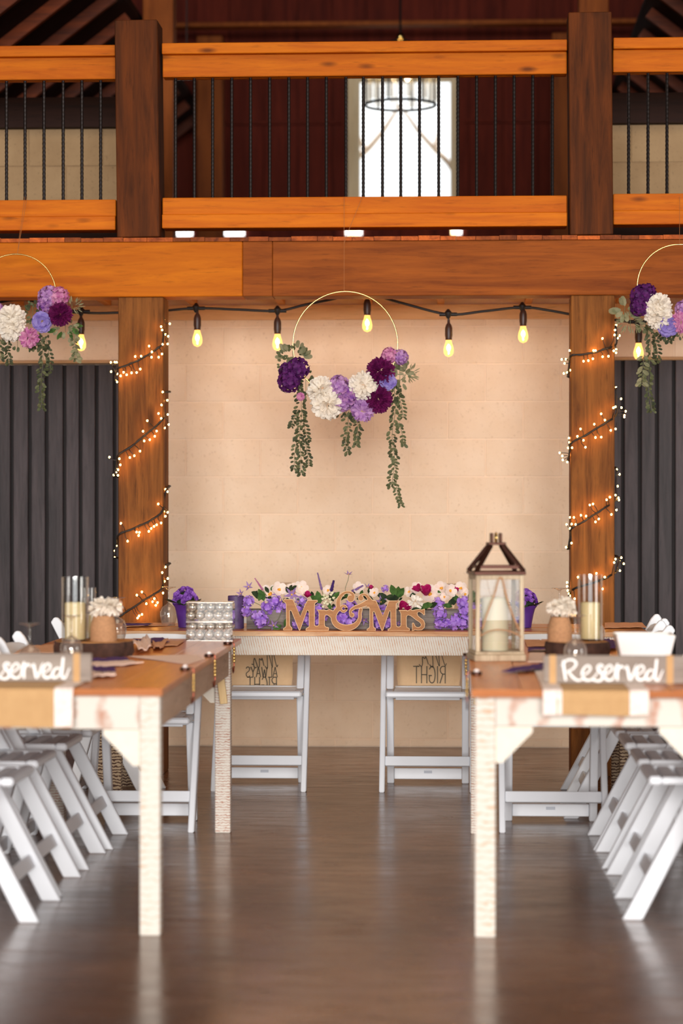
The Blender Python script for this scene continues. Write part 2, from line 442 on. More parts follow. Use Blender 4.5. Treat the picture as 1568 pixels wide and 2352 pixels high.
    def ribbon(s, pts, ws, y0, y1, mp, sub=5):
        """a flat stroke along 2-D points with widths, pushed from y0 to y1; mp turns (u, v) into (x, z)"""
        P, Wd = smooth2(pts, ws, sub); n = len(P); L = []; Rr = []
        for i in range(n):
            a = P[max(i - 1, 0)]; b = P[min(i + 1, n - 1)]; dx, dy = b[0] - a[0], b[1] - a[1]; l = math.hypot(dx, dy) or 1
            nx, ny = -dy / l * Wd[i] / 2, dx / l * Wd[i] / 2
            L.append((P[i][0] + nx, P[i][1] + ny)); Rr.append((P[i][0] - nx, P[i][1] - ny))
        capa = cap_pts(P[0], P[1], Wd[0], L[0], Rr[0]); capb = cap_pts(P[-1], P[-2], Wd[-1], Rr[-1], L[-1])
        vs = []
        for y in (y0, y1):
            for q in L + Rr: x, z = mp(*q); vs.append((x, y, z))
        N = 2 * n; fs = []
        for i in range(n - 1):
            fs.append((i, i + 1, n + i + 1, n + i)); fs.append((N + i + 1, N + i, N + n + i, N + n + i + 1))
            fs.append((i + 1, i, N + i, N + i + 1)); fs.append((n + i, n + i + 1, N + n + i + 1, N + n + i))
        s.add(vs, fs)
        for cp in (capa, capb):
            k = [mp(*q) for q in cp]; s.prism(k, y0, y1)
        return s

    def petal(s, c, d, n, L, Wd, curl=.3, cup=.25, rows=((0, .25), (.4, .9), (.75, 1.0), (1, .45))):
        c, d = Vector(c), Vector(d).normalized(); n = Vector(n); n = n - d * n.dot(d)
        n = n.normalized() if n.length > 1e-6 else d.orthogonal().normalized(); w = d.cross(n); vs = []
        for t, k in rows:
            for q in (-1, 0, 1):
                vs.append(c + d * (L * t) + n * (curl * L * t * t + cup * Wd * k * q * q * .5) + w * (q * Wd * k / 2))
        m = len(rows)
        return s.add(vs, [(i * 3 + k, i * 3 + k + 1, (i + 1) * 3 + k + 1, (i + 1) * 3 + k) for i in range(m - 1) for k in (0, 1)])


def cap_pts(p, q, w, a, b):
    an = math.atan2(p[1] - q[1], p[0] - q[0]); r = w / 2
    return [(p[0] + r * math.cos(an - PI / 2 + PI * k / 6), p[1] + r * math.sin(an - PI / 2 + PI * k / 6)) for k in range(7)]


def smooth2(pts, ws, sub=5):
    if not isinstance(ws, (list, tuple)): ws = [ws] * len(pts)
    n = len(pts); P = []; Wd = []
    for i in range(n - 1):
        a = pts[max(i - 1, 0)]; b = pts[i]; c = pts[i + 1]; d = pts[min(i + 2, n - 1)]
        for k in range(sub):
            t = k / sub
            P.append(tuple(.5 * (2 * b[j] + (c[j] - a[j]) * t + (2 * a[j] - 5 * b[j] + 4 * c[j] - d[j]) * t * t + (3 * b[j] - a[j] - 3 * c[j] + d[j]) * t ** 3) for j in range(len(b))))
            Wd.append(ws[i] + (ws[i + 1] - ws[i]) * t)
    P.append(tuple(pts[-1])); Wd.append(ws[-1]); return P, Wd


def curve(pts, sub=5): return [Vector(p) for p in smooth2([tuple(q) for q in pts], 1, sub)[0]]


def obj(name, mb, mat, parent=None, loc=None, bev=0, smooth=False, fix=False):
    me = bpy.data.meshes.new(name)
    vs = mb.v
    if loc is not None and parent is None: vs = [(a - loc[0], b - loc[1], c - loc[2]) for a, b, c in vs]
    me.from_pydata(vs, [], mb.f)
    if bev or fix:
        bm = bmesh.new(); bm.from_mesh(me)
        if fix: bmesh.ops.recalc_face_normals(bm, faces=bm.faces)
        if bev: bmesh.ops.bevel(bm, geom=list(bm.edges), offset=bev, segments=1, affect='EDGES')
        bm.to_mesh(me); bm.free()
    me.materials.append(M[mat] if isinstance(mat, str) else mat)
    if smooth:
        me.shade_smooth()
        if smooth is not True: me.set_sharp_from_angle(angle=smooth)
    o = bpy.data.objects.new(name, me); COL.objects.link(o)
    if parent is not None: o.parent = parent
    elif loc is not None: o.location = loc
    return o


def tag(o, label=None, cat=None, group=None, kind=None):
    if label: o['label'] = label
    if cat: o['category'] = cat
    if group: o['group'] = group
    if kind: o['kind'] = kind
    return o


def thing(name, label, cat, loc=(0, 0, 0), rz=0, group=None, kind=None):
    o = bpy.data.objects.new(name, None); COL.objects.link(o); o.location = loc; o.rotation_euler = (0, 0, rz)
    o.empty_display_size = .1
    return tag(o, label, cat, group, kind)


def inst(name, src, parent, loc=(0, 0, 0), rot=None, sc=1.0, mat4=None):
    """another object on the mesh of src, child of parent"""
    o = bpy.data.objects.new(name, src if isinstance(src, bpy.types.Mesh) else src.data); COL.objects.link(o); o.parent = parent
    if mat4 is not None: o.matrix_local = mat4
    else:
        o.location = loc
        if rot is not None: o.rotation_euler = rot
        o.scale = (sc, sc, sc)
    return o


def copy_tree(o, parent=None):
    c = o.copy(); COL.objects.link(c)
    if parent is not None: c.parent = parent
    for ch in list(o.children): copy_tree(ch, c)
    return c


def mesh_of(name, mb, mat, smooth=False):
    me = bpy.data.meshes.new(name); me.from_pydata(mb.v, [], mb.f); me.materials.append(M[mat])
    if smooth: me.shade_smooth()
    return me


def frame_to(d, n, p, sc=1.0):
    """matrix that lays local +Y along d and +Z towards n"""
    d = Vector(d).normalized(); n = Vector(n); n = n - d * n.dot(d); n = n.normalized() if n.length > 1e-6 else d.orthogonal().normalized()
    x = d.cross(n)
    return Matrix(((x.x * sc, d.x * sc, n.x * sc, p[0]), (x.y * sc, d.y * sc, n.y * sc, p[1]), (x.z * sc, d.z * sc, n.z * sc, p[2]), (0, 0, 0, 1)))


# ================================================================== THE BUILDING
def struct(name, mb, mat, parent=None, **kw):
    o = obj(name, mb, mat, parent, **kw)
    if parent is None: o['kind'] = 'structure'
    return o


YW = 13.1                                        # block wall
YP = 11.72                                       # front of the posts and the beam
ZB0, ZB1 = at(784, 680, YP).z, at(784, 554, YP).z      # header beam
ZD = ZB1 + .024                                  # top of the loft deck
struct('floor', MB().box(-7, 7, -5, 21, -.15, 0), 'concrete')
struct('wall_left', MB().box(-7.2, -7, -5, 21, 0, 4.4), 'roof')
struct('wall_right', MB().box(7, 7.2, -5, 21, 0, 4.4), 'roof')
# gable roof over the whole barn
roof = struct('ceiling', MB().add([(-7.2, -5, 4.4), (0, -5, 8.3), (7.2, -5, 4.4), (7.2, -5, 4.5), (0, -5, 8.42), (-7.2, -5, 4.5),
                                   (-7.2, 21, 4.4), (0, 21, 8.3), (7.2, 21, 4.4), (7.2, 21, 4.5), (0, 21, 8.42), (-7.2, 21, 4.5)],
                                  [(0, 6, 7, 1), (1, 7, 8, 2), (2, 8, 9, 3), (3, 9, 10, 4), (4, 10, 11, 5), (5, 11, 6, 0), (0, 1, 4, 5), (1, 2, 3, 4), (6, 11, 10, 7), (7, 10, 9, 8)]), 'roof')
SL = (8.3 - 4.4) / 7.2
for k, y in enumerate([12.6 + .62 * q for q in range(13)]):
    for s in (-1, 1):
        obj('rafter', MB().bar((s * 7.0, y, 4.4 + .2 * SL - .1), (s * .05, y, 8.3 - .05 * SL - .1), .06, .2, (0, 1, 0)), 'rafter', roof)
for y in (14.3, 17.4):                            # slanting braces between the posts and the rafters
    for s in (-1, 1):
        obj('brace', MB().bar((s * 5.9, y, 3.3), (s * 1.6, y + .3, 6.6), .09, .14, (0, 1, 0)), 'rafter', roof)
        obj('brace', MB().bar((s * 5.2, y + .8, 2.9), (s * 2.6, y + .9, 6.2), .07, .12, (0, 1, 0)), 'rafter', roof)

struct('wall_front_unseen', MB().box(-7.2, -4.6, -5.2, -5, 0, 8).box(5.2, 7.2, -5.2, -5, 0, 8).box(-4.6, 5.2, -5.2, -5, 4.35, 8.4), 'roof')  # unseen front wall, its low lintel shaped to darken the upper loft
for s, xa in ((-1, 0), (1, -.9)):                # lower roofs over the side bays, rafters showing
    X = lambda x: s * (x + xa)
    obj('side_sheathing', MB().add([(X(4.6), 13.35, 2.59), (X(2.1), 13.35, 4.515), (X(2.1), 20, 4.515), (X(4.6), 20, 2.59), (X(4.6), 13.35, 2.64), (X(2.1), 13.35, 4.565), (X(2.1), 20, 4.565), (X(4.6), 20, 2.64)],
        [(0, 1, 2, 3), (7, 6, 5, 4), (0, 4, 5, 1), (1, 5, 6, 2), (2, 6, 7, 3), (3, 7, 4, 0)]), 'roof', roof)
    for k in range(10):
        y = 13.5 + .68 * k
        obj('rafter', MB().bar((X(4.5), y, 2.62), (X(2.12), y, 4.455), .045, .07, (0, 1, 0)), 'rafter', roof)

# the block wall under the loft, block by block, going on up beside the opening of the loft
wall = struct('wall_back', MB().box(-7, 7, YW + .003, YW + .2, 0, 2.55), 'mortar')
BH, BL, J = .2032, .4064, .0055
fullb = None
base0 = .043
xoff = -1.068
XL, XR = at(322, 300, YW).x, at(1362, 300, YW).x      # edges of the loft opening
up1 = struct('wall_loft_left', MB().box(-7, XL, YW + .003, YW + .2, 2.55, 3.36), 'shadedblock')
up2 = struct('wall_loft_right', MB().box(XR, 7, YW + .003, YW + .2, 2.55, 3.36), 'shadedblock')
bm_cache = {}


def block(parent, x0, x1, z0, z1, mat='block'):
    key = (round(x1 - x0, 3), round(z1 - z0, 3), mat)
    if key not in bm_cache:
        w, h = (x1 - x0) / 2 - J / 2, (z1 - z0) / 2 - J / 2
        o = obj('block', MB().box(-w, w, -.004, .05, -h, h), mat, parent, bev=.0016)
        bm_cache[key] = o.data
    else:
        o = inst('block', bm_cache[key], parent)
    o.location = ((x0 + x1) / 2, YW + R_.uniform(-.0006, .0006), (z0 + z1) / 2)


block_rows = [(0.002, base0)] + [(base0 + k * BH, base0 + (k + 1) * BH) for k in range(11)] + [(base0 + 11 * BH, 2.36)]
for r, (z0, z1) in enumerate(block_rows):
    o = xoff + (BL / 2 if r % 2 else 0)
    k0 = math.floor((-2.9 - o) / BL)
    for k in range(k0, k0 + 12):
        block(wall, o + k * BL, o + (k + 1) * BL, z0, z1)
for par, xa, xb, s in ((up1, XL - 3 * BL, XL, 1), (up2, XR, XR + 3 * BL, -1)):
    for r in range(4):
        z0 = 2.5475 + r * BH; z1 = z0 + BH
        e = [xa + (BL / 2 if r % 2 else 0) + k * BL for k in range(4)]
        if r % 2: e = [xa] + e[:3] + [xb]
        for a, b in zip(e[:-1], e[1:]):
            if b - a > .05: block(par, a, b, z0, z1, 'shadedblock')
zt = at(100, 228, YW).z
struct('beam_plate_left', MB().box(-7, XL, YW - .06, YW + .2, 3.362, zt), 'loftbeam')
struct('beam_plate_right', MB().box(XR, 7, YW - .06, YW + .2, 3.362, zt), 'loftbeam')

struct('trim_4', MB().box(-7, XL, YW - .05, YW - .006, ZD + .002, 2.835), 'loftbeam')
struct('trim_5', MB().box(XR, 7, YW - .05, YW - .006, ZD + .002, 2.835), 'loftbeam')
# ledger on the wall, joists, deck
struct('trim_1', MB().box(-6.9, 6.9, YW - .03, YW - .005, 2.315, 2.395), 'ledger')
deck = struct('loft_deck', MB().box(-6.9, 6.9, 12.0, 20.9, ZB1 + .0005, ZD), 'under')
x = at(5, 542, YP).x
pl_w = [44, 66, 42, 40, 38, 52, 46, 55, 60, 40, 34, 58, 42, 47, 52, 60, 36, 44, 50, 62, 40, 50, 36, 45, 54, 40, 58, 44, 36, 52, 48, 40, 55, 46, 40, 50]
x = at(-40, 542, YP).x; k = 0
while x < at(1610, 542, YP).x:
    w = pl_w[k % len(pl_w)] / ppm(YP)
    obj('plank', MB().box(x + .001, x + w - .001, YP - .012 - R_.uniform(0, .006), 12.0, ZB1 + .001, ZD - R_.uniform(0, .005)), 'deck', deck)
    x += w; k += 1
for px in (50, 250, 447, 648, 848, 1012, 1212, 1420, 1610):
    x = at(px, 690, YW).x
    obj('joist', MB().box(x - .019, x + .019, YP + .2, YW - .032, 2.396, ZB1 - .001), 'joist', deck, bev=.002)

# header beam in two lengths
xj = at(557, 610, YP).x
b1 = obj('header_beam', MB().box(-6.9, xj, YP - .012, YP + .19, ZB0, ZB1), 'beam_light', loc=(-2, YP, ZB0), bev=.004)
tag(b1, 'bright orange length of wooden header beam above the left post', 'beam')
b2 = thing('header_beam', 'red-brown length of wooden header beam reaching to the right post', 'beam', (2, YP, ZB0))
xk = at(626, 610, YP).x
obj('end_block', MB().box(xj + .001 - 2, xk - .001 - 2, -.010, .19, 0, ZB1 - ZB0), 'beam_red', b2, bev=.003)
obj('timber', MB().box(xk - 2, 6.9 - 2, -.006, .19, 0, ZB1 - ZB0), 'beam_red', b2, bev=.003)

# posts
PL = (at(271.5, 1050, YP).x, at(375, 1050, YP).x); PR = (at(1311, 1050, YP).x, at(1411, 1050, YP).x)


def post(name, x, y0, z0, z1, mat, label, d=.215, rx=0, lean=0, bev=.004):
    o = obj(name, MB().box(x[0], x[1], y0, y0 + d, z0, z1), mat, loc=((x[0] + x[1]) / 2, y0 + d / 2, z0), bev=bev)
    o.rotation_euler = (0, lean, 0)
    return tag(o, label, 'post')


post('timber_post', PL, YP, 0, ZB0 - .001, 'post', 'brown timber post wound with fairy lights, left of the bare block wall')
post('timber_post', PR, YP, 0, ZB0 - .001, 'post', 'brown timber post wound with fairy lights, right of the bare block wall')
for (xa, xb), (xc, xd), yt, s in (((263, 363), (269, 367), 42, 'left'), ((1305, 1404), (1309, 1408), 34, 'right')):
    za, zb = ZD + .001, at(700, yt, YP).z
    p, q = at(xc, 540, YP).x, at(xd, 540, YP).x; p2 = at(xa, yt, YP).x
    post('newel_post', (p, q), YP - .005, za, zb, 'newel', 'dark brown square newel post of the loft railing, the one on the ' + s, lean=math.atan((p2 - p) / (zb - za)))

# railing of the loft: three bays
YR = YP + .07
NW = (at(263, 42, YP).x, at(367, 540, YP).x, at(1305, 34, YP).x, at(1408, 540, YP).x)


def railing(xa, xb, dy, label, bars, xa_, xb_):
    o = thing('loft_railing', label, 'railing', (at((xa + xb) / 2, 530, YR).x, YR, ZD))
    ox, oy, oz = o.location
    zz = lambda y: at(784, y, YR).z - oz
    X0, X1 = xa_ - ox, xb_ - ox
    obj('cap_rail', MB().box(X0, X1, -.02, .12, zz(122 + dy), zz(97 + dy)), 'rail', o, bev=.003)
    obj('top_rail', MB().box(X0, X1, .012, .05, zz(173 + dy), zz(122.3 + dy)), 'rail', o, bev=.003)
    obj('top_rail', MB().box(X0, X1, .06, .1, zz(173 + dy), zz(122.3 + dy)), 'rail', o, bev=.003)
    obj('bottom_rail', MB().box(X0, X1, .0, .05, zz(491 + dy), zz(452 + dy)), 'rail', o, bev=.003)
    obj('bottom_rail', MB().box(X0, X1, .06, .1, zz(491 + dy), zz(452 + dy)), 'rail', o, bev=.003)
    obj('base_rail', MB().box(X0, X1, -.02, .12, zz(523 + dy), zz(491.3 + dy)), 'rail', o, bev=.003)
    z0, z1 = zz(462 + dy), zz(165 + dy)
    pr = [(.0088 if (i % 2) else .0072, z0 + (z1 - z0) * i / 60) for i in range(61)]
    b0 = None
    for px in bars:
        if b0 is None: b = b0 = obj('baluster', MB().lathe(pr, (0, .055, 0), 7), 'steel', o)
        else: b = inst('baluster', b0, o)
        b.location.x = at(px, 310, YR + .055).x - ox
    return o


for xa, xb, dy, label, bars in (
        (-60, 268, 3, 'orange wooden loft railing bay left of the left newel post', [-28, 15, 57.5, 101, 145, 188, 231]),
        (364, 1307, 0, 'long orange wooden loft railing bay between the two newel posts', [403, 446, 488, 532, 575, 619, 663, 706, 749, 794, 834, 878, 920, 963, 1007, 1051, 1094, 1137, 1180, 1223, 1268]),
        (1406, 1640, -3, 'orange wooden loft railing bay right of the right newel post', [1443, 1487.5, 1531, 1574, 1618])):
    railing(xa, xb, dy, label, bars, NW[1] + .004 if xa > 300 and xa < 1000 else (NW[3] + .004 if xa > 1000 else -6.9), NW[0] - .004 if xb < 400 else (NW[2] - .004 if xb < 1400 else 6.9))

# ------------------------------------------------------------------ inside of the loft
YF = 20.0
wx0, wx1, wz0, wz1 = at(812, 300, YF).x, at(1040, 300, YF).x, at(784, 505, YF).z, at(784, 181, YF).z
far = struct('wall_far', MB().box(-7, wx0, YF + .03, YF + .1, 0, 8.4).box(wx1, 7, YF + .03, YF + .1, 0, 8.4).box(wx0, wx1, YF + .03, YF + .1, 0, wz0).box(wx0, wx1, YF + .03, YF + .1, wz1, 8.4), 'roof')
x = -5.0; wpl = .283
while x < 3.6:
    a, b = x + .003, x + wpl - .003
    segs = [(2.7, 6.6)]
    if b > wx0 and a < wx1:
        segs = [(2.7, wz0), (wz1, 6.6)]
        if a < wx0: segs.append(('L', 0))
        elif b > wx1: segs.append(('R', 0))
    for sg in segs:
        if sg[0] == 'L': obj('board', MB().box(a, wx0, YF, YF + .03, wz0, wz1), 'loft', far)
        elif sg[0] == 'R': obj('board', MB().box(wx1, b, YF, YF + .03, wz0, wz1), 'loft', far)
        else: obj('board', MB().box(a, b, YF + R_.uniform(-.004, .004), YF + .03, sg[0], sg[1]), 'loft', far)
    x += wpl
obj('ledger', MB().box(-5, wx0 - .1, YF - .05, YF, at(0, 292, YF).z, at(0, 284, YF).z), 'loft', far)
obj('ledger', MB().box(wx1 + .1, 3.6, YF - .05, YF, at(0, 292, YF).z, at(0, 284, YF).z), 'loft', far)
win = thing('window_1', 'bright loft window with pale wooden trim behind the railing', 'window', ((wx0 + wx1) / 2, YF, wz0), kind='structure')
hx = (wx1 - wx0) / 2; hz = wz1 - wz0; tw = .05
obj('window_frame', MB().box(-hx - .05, -hx + tw, -.03, .1, -.3, hz + .02), 'trimwood', win, bev=.004)
obj('window_frame', MB().box(hx - .022, hx + .03, -.03, .1, -.3, hz + .02), 'trimwood', win, bev=.004)
obj('window_frame', MB().box(-hx + tw, hx - .022, -.03, .1, hz - .02, hz + .02), 'trimwood', win, bev=.004)
obj('window_sill', MB().box(-hx + tw, hx - .022, -.05, .1, -.04, 0), 'trimwood', win, bev=.004)
obj('pane', MB().box(-hx + tw, hx - .022, .06, .064, 0, hz - .02), 'pane', win)
# glowing slabs low on the far wall; the last two stand for lit trim
for i, (pa, pb) in enumerate(((399, 442), (509, 561), (793, 831), (1036, 1060))):
    a, b = at(pa, 535, YF - .02).x, at(pb, 535, YF - .02).x; za, zb = at(0, 545, YF).z, at(0, 529, YF).z
    v = obj('glow_slot', MB().box(a, b, YF - .03, YF - .005, za, zb), 'daytube', loc=((a + b) / 2, YF - .02, za))
    tag(v, 'low glowing slot under the railing, ' + ['nearest the left newel post', 'second from the left newel post', 'standing for lit trim under the left side of the bright window', 'standing for lit trim under the right side of the bright window'][i], 'vent')
YSH = 16.5; a, b = at(405, 170, YSH), at(452, 170, YSH); zb = at(0, 183.5, YSH).z
lt = thing('shop_light', 'white tube light hanging in the loft just below the top rail', 'lamp', ((a.x + b.x) / 2, YSH, zb))
obj('tube', MB().box(-(b.x - a.x) / 2, (b.x - a.x) / 2, -.03, .03, 0, .03), 'daytube', lt, bev=.004)
obj('housing', MB().box(-(b.x - a.x) / 2 - .01, (b.x - a.x) / 2 + .01, -.05, .05, .031, .09), 'steel', lt)
obj('hanger', MB().box(-.004, .004, -.004, .004, .09, 7.45 - zb - .1), 'steel', lt)
# timber posts of the loft aisle
for pa, pb, Y, lb in ((328, 397, 15.9, 'tall timber post in the loft behind the left newel post'), (452, 510, 19.0, 'tall slim timber post in the loft, right of the one behind the left newel'),
                      (1329, 1397, 15.9, 'tall timber post rising behind the right newel post'), (1268, 1330, 19.0, 'tall dark timber post in the loft, left of the one behind the right newel')):
    x0, x1 = at(pa, 50, Y).x, at(pb, 50, Y).x
    post('loft_post', (x0, x1), Y, ZD + .001, 5.0 if Y > 18 else 5.05, 'loftpost', lb, .2)
z = at(784, 56, 19.3).z
tag(obj('tie_beam', MB().box(-5, 4, 19.25, 19.4, z - .016, z + .016), 'loftpost', loc=(0, 19.3, z), bev=.004), 'thin horizontal tie beam crossing the loft above the top rail', 'beam')
tag(obj('roof_tie', MB().box(-6, 6, 14.6, 14.75, 6.75, 6.95), 'rafter', loc=(0, 14.6, 6.8)), 'dark roof tie high above the loft', 'beam')

# chandelier: two iron rings, glass candle tubes, on a rod from the roof
cc = at(919, 241, 16.6); cr = 81 / ppm(16.6)
ch = thing('chandelier', 'round iron chandelier with glass candle tubes in front of the loft window', 'chandelier', (cc.x, 16.6, cc.z))
obj('lower_ring', MB().ring((0, 0, 0), cr, .010, 40, 6, 'Z'), 'steel', ch, smooth=True)
zt2 = (1152 - 125) / ppm(16.6) + HC - cc.z
obj('upper_ring', MB().ring((0, 0, zt2), cr, .010, 40, 6, 'Z'), 'steel', ch, smooth=True)
tube0 = rod0 = bulb0 = None
for k in range(12):
    an = 2 * PI * k / 12 + .2; p = (cr * .98 * math.cos(an), cr * .98 * math.sin(an), 0)
    if tube0 is None: o = tube0 = obj('glass_tube', MB().lathe([(.028, .02), (.028, zt2 - .05)], (0, 0, 0), 12, True), 'wineglass', ch, smooth=True)
    else: o = inst('glass_tube', tube0, ch)
    o.location = p
    if k % 2 == 0:
        if rod0 is None:
            o = rod0 = obj('upright', MB().box(-.006, .006, -.006, .006, 0, zt2), 'steel', ch); u = bulb0 = obj('candle_bulb', MB().ball((0, 0, 0), .018, 8, 6, 1.8), 'candlebulb', ch, smooth=True)
        else: o = inst('upright', rod0, ch); u = inst('candle_bulb', bulb0, ch)
        o.location = p; u.location = (p[0] * .62, p[1] * .62, zt2 * (.62 if k % 4 else .8))
zf = at(919, 85, 16.6).z - cc.z
obj('rod', MB().lathe([(.008, zt2 * .2), (.008, 7.75 - cc.z)], (0, 0, 0), 8), 'steel', ch)
obj('hub', MB().ball((0, 0, zf), .03, 12, 8), 'gold', ch, smooth=True)
for k in range(4):
    an = PI / 4 + k * PI / 2
    obj('spoke', MB().tube([(0, 0, zf), (cr * math.cos(an), cr * math.sin(an), zt2)], .005, 6), 'steel', ch)

# bare tree outside the window
gr = struct('ground_outside', MB().box(-14, 14, 21.2, 40, -.3, -.05), 'ground')
tr = thing('bare_tree', 'bare tree outside the loft window with two bending limbs', 'tree', (-.45, 24.5, -.05))


def limb(pts, r):
    obj('limb', MB().tube([Vector(p) - Vector((-.45, 24.5, -.05)) for p in curve(pts, 4)], [r * (1 - .75 * i / (4 * (len(pts) - 1))) for i in range(4 * (len(pts) - 1) + 1)], 8), 'twig', tr, smooth=True)


YT = 24.5
limb([(-1.35, YT, -.05), at(768, 480, YT), at(800, 385, YT), at(845, 342, YT), at(880, 300, YT), at(905, 262, YT), at(925, 235, YT)], .05)
limb([(.35, YT, -.05), at(1062, 480, YT), at(1040, 390, YT), at(1000, 345, YT), at(960, 300, YT), at(935, 265, YT), at(915, 240, YT)], .045)
limb([at(1000, 345, YT), at(1002, 320, YT), at(1004, 300, YT)], .03)
limb([at(840, 345, YT), at(828, 325, YT), at(822, 300, YT)], .03)

# ------------------------------------------------------------------ charcoal plank doors left and right of the posts
YDR = YW - .075


def plank_door(name, edges, y_top, label, flip):
    d = thing(name, label, 'door', (at(sum(edges) / len(edges), 1400, YDR).x, YDR, 0), kind='structure')
    ox = d.location.x; zt = at(784, y_top, YDR).z
    xs = [at(e, 1200, YDR).x - ox for e in edges]
    obj('backing', MB().box(xs[0], xs[-1], .03, .05, .005, zt), 'doorgap', d)
    g = .0085
    for a, b in zip(xs[:-1], xs[1:]):
        obj('plank', MB().box(a + g, b - g, -R_.uniform(0, .004), .0295, .005, zt), 'darkdoor', d, bev=.003)
    return d


e1 = [-128, -89, -50, -11, 27, 68, 107, 148, 185, 222, 263]
plank_door('door_1', e1 + [276], 836, 'dark charcoal vertical plank door left of the left post', 0)
plank_door('door_2', [1404, 1430, 1469, 1508, 1547, 1586, 1625, 1664], 828, 'dark charcoal vertical plank door right of the right post', 1)
for nm, pa, pb, y0, y1 in (('trim_2', -130, 300, 836, 827), ('trim_3', 1396, 1670, 828, 819)):
    a, b = at(pa, y0, YDR - .01), at(pb, y1, YDR - .01)
    struct(nm, MB().box(a.x, b.x, YDR - .02, YW - .006, a.z + .001, b.z), 'doortrim', bev=.003)


# ================================================================== TABLES
ZT = .76
TT = .022                                        # plank thickness


def farm_table(name, label, x0, x1, y0, y1, leg_y, leg, apron_z, mats, plank_axis, nplank, gus=True, leg_d=None):
    """origin in the middle of the floor footprint; leg_y = (front face of near legs, front face of far legs)"""
    cx, cy = (x0 + x1) / 2, (y0 + y1) / 2
    t = thing(name, label, 'table', (cx, cy, 0))
    hx, hy = (x1 - x0) / 2, (y1 - y0) / 2
    for k in range(nplank):
        if plank_axis == 'Y':
            w = 2 * hx / nplank; obj('plank', MB().box(-hx + k * w + .0012, -hx + (k + 1) * w - .0012, -hy, hy, ZT - TT, ZT - (.0015 if k % 2 else 0)), mats['top'], t, bev=.002)
        else:
            w = 2 * hy / nplank; obj('plank', MB().box(-hx, hx, -hy + k * w + .0012, -hy + (k + 1) * w - .0012, ZT - TT, ZT - (.0015 if k % 2 else 0)), mats['top'], t, bev=.002)
    ya, yb = leg_y[0] - cy, leg_y[1] - cy
    ld = leg_d or leg
    za, zb = apron_z
    ins = .012
    for s, n in ((-1, 'near'), (1, 'far')):
        xo = s * (hx - ins)
        for yy in (ya, yb):
            o = obj('leg', MB().box(min(xo, xo - s * leg), max(xo, xo - s * leg), yy, yy + ld, 0, ZT - TT - .001), mats['leg'] if yy == ya or not mats.get('leg_far') else mats['leg_far'], t, bev=.003)
    xl = hx - ins - leg
    for yy in (ya + .004, yb + .004):
        obj('end_apron', MB().box(-xl + .001, xl - .001, yy, yy + .024, za, zb), mats['apron'], t, bev=.002)
    for s in (-1, 1):
        xo = s * (hx - ins - .006)
        obj('side_apron', MB().box(min(xo, xo - s * .024), max(xo, xo - s * .024), ya + ld + .001, yb - .001, za, zb), mats['side'], t, bev=.002)
    if gus:
        for yy in (ya + .006, yb + .030):
            for s in (-1, 1):
                a = s * (xl - .001); g = .112
                pts = [(a, za - .001), (a, za - g), (a - s * .02, za - g), (a - s * g, za - .018), (a - s * g, za - .001)]
                obj('gusset', MB().prism(pts if s > 0 else pts[::-1], yy, yy + .02), 'gusset', t, fix=True)
    return t


side_m = dict(top='tabletop', leg='white_leg', leg_far='saw_leg', apron='white_apron', side='apronside')
TLX = (-1.655, -.897); TRX = (.042, .80)
tl = farm_table('farm_table', 'rustic wooden banquet table with worn white legs, on the left of the aisle', TLX[0], TLX[1], 7.33, 10.03, (7.36, 9.66), .062, (.632, .737), side_m, 'Y', 5)
trr = farm_table('farm_table', 'rustic wooden banquet table with worn white legs, carrying the tall lantern', TRX[0], TRX[1], 7.33, 10.05, (7.38, 9.68), .062, (.645, .737), side_m, 'Y', 5)
for tb in (tl, trr):
    s = 1 if tb is tl else -1
    c = obj('cleat', MB().bar((s * (.378 - .05), 9.648 - 8.685 , .64), (s * (.378 - .035), 9.648 - 8.685, .52), .03, .02, (1, 0, 0)), 'cleat', tb, bev=.002)
head_m = dict(top='headtop', leg='saw_leg_brown', apron='saw_apron', side='apronside')
HY0, HY1 = 10.62, 11.33
hd = farm_table('head_table', 'head table with saw-marked white apron, standing crosswise before the block wall', -1.61, .835, HY0, HY1, (10.632, 11.21), .112, (.652, .739), head_m, 'X', 4, False, .06)
# plank edge of the head table seen from the front
obj('front_edge', MB().box(-1.2225, 1.2225, -.359, -.3552, ZT - TT, ZT - .002), 'rim', hd)
for tb in (tl, trr):
    hl = (10.03 if tb is tl else 10.05) / 2 - 7.33 / 2
    obj('end_edge', MB().box(-.3785, .3785, -hl - .004, -hl - .0004, ZT - TT, ZT - .002), 'rim_dark', tb)


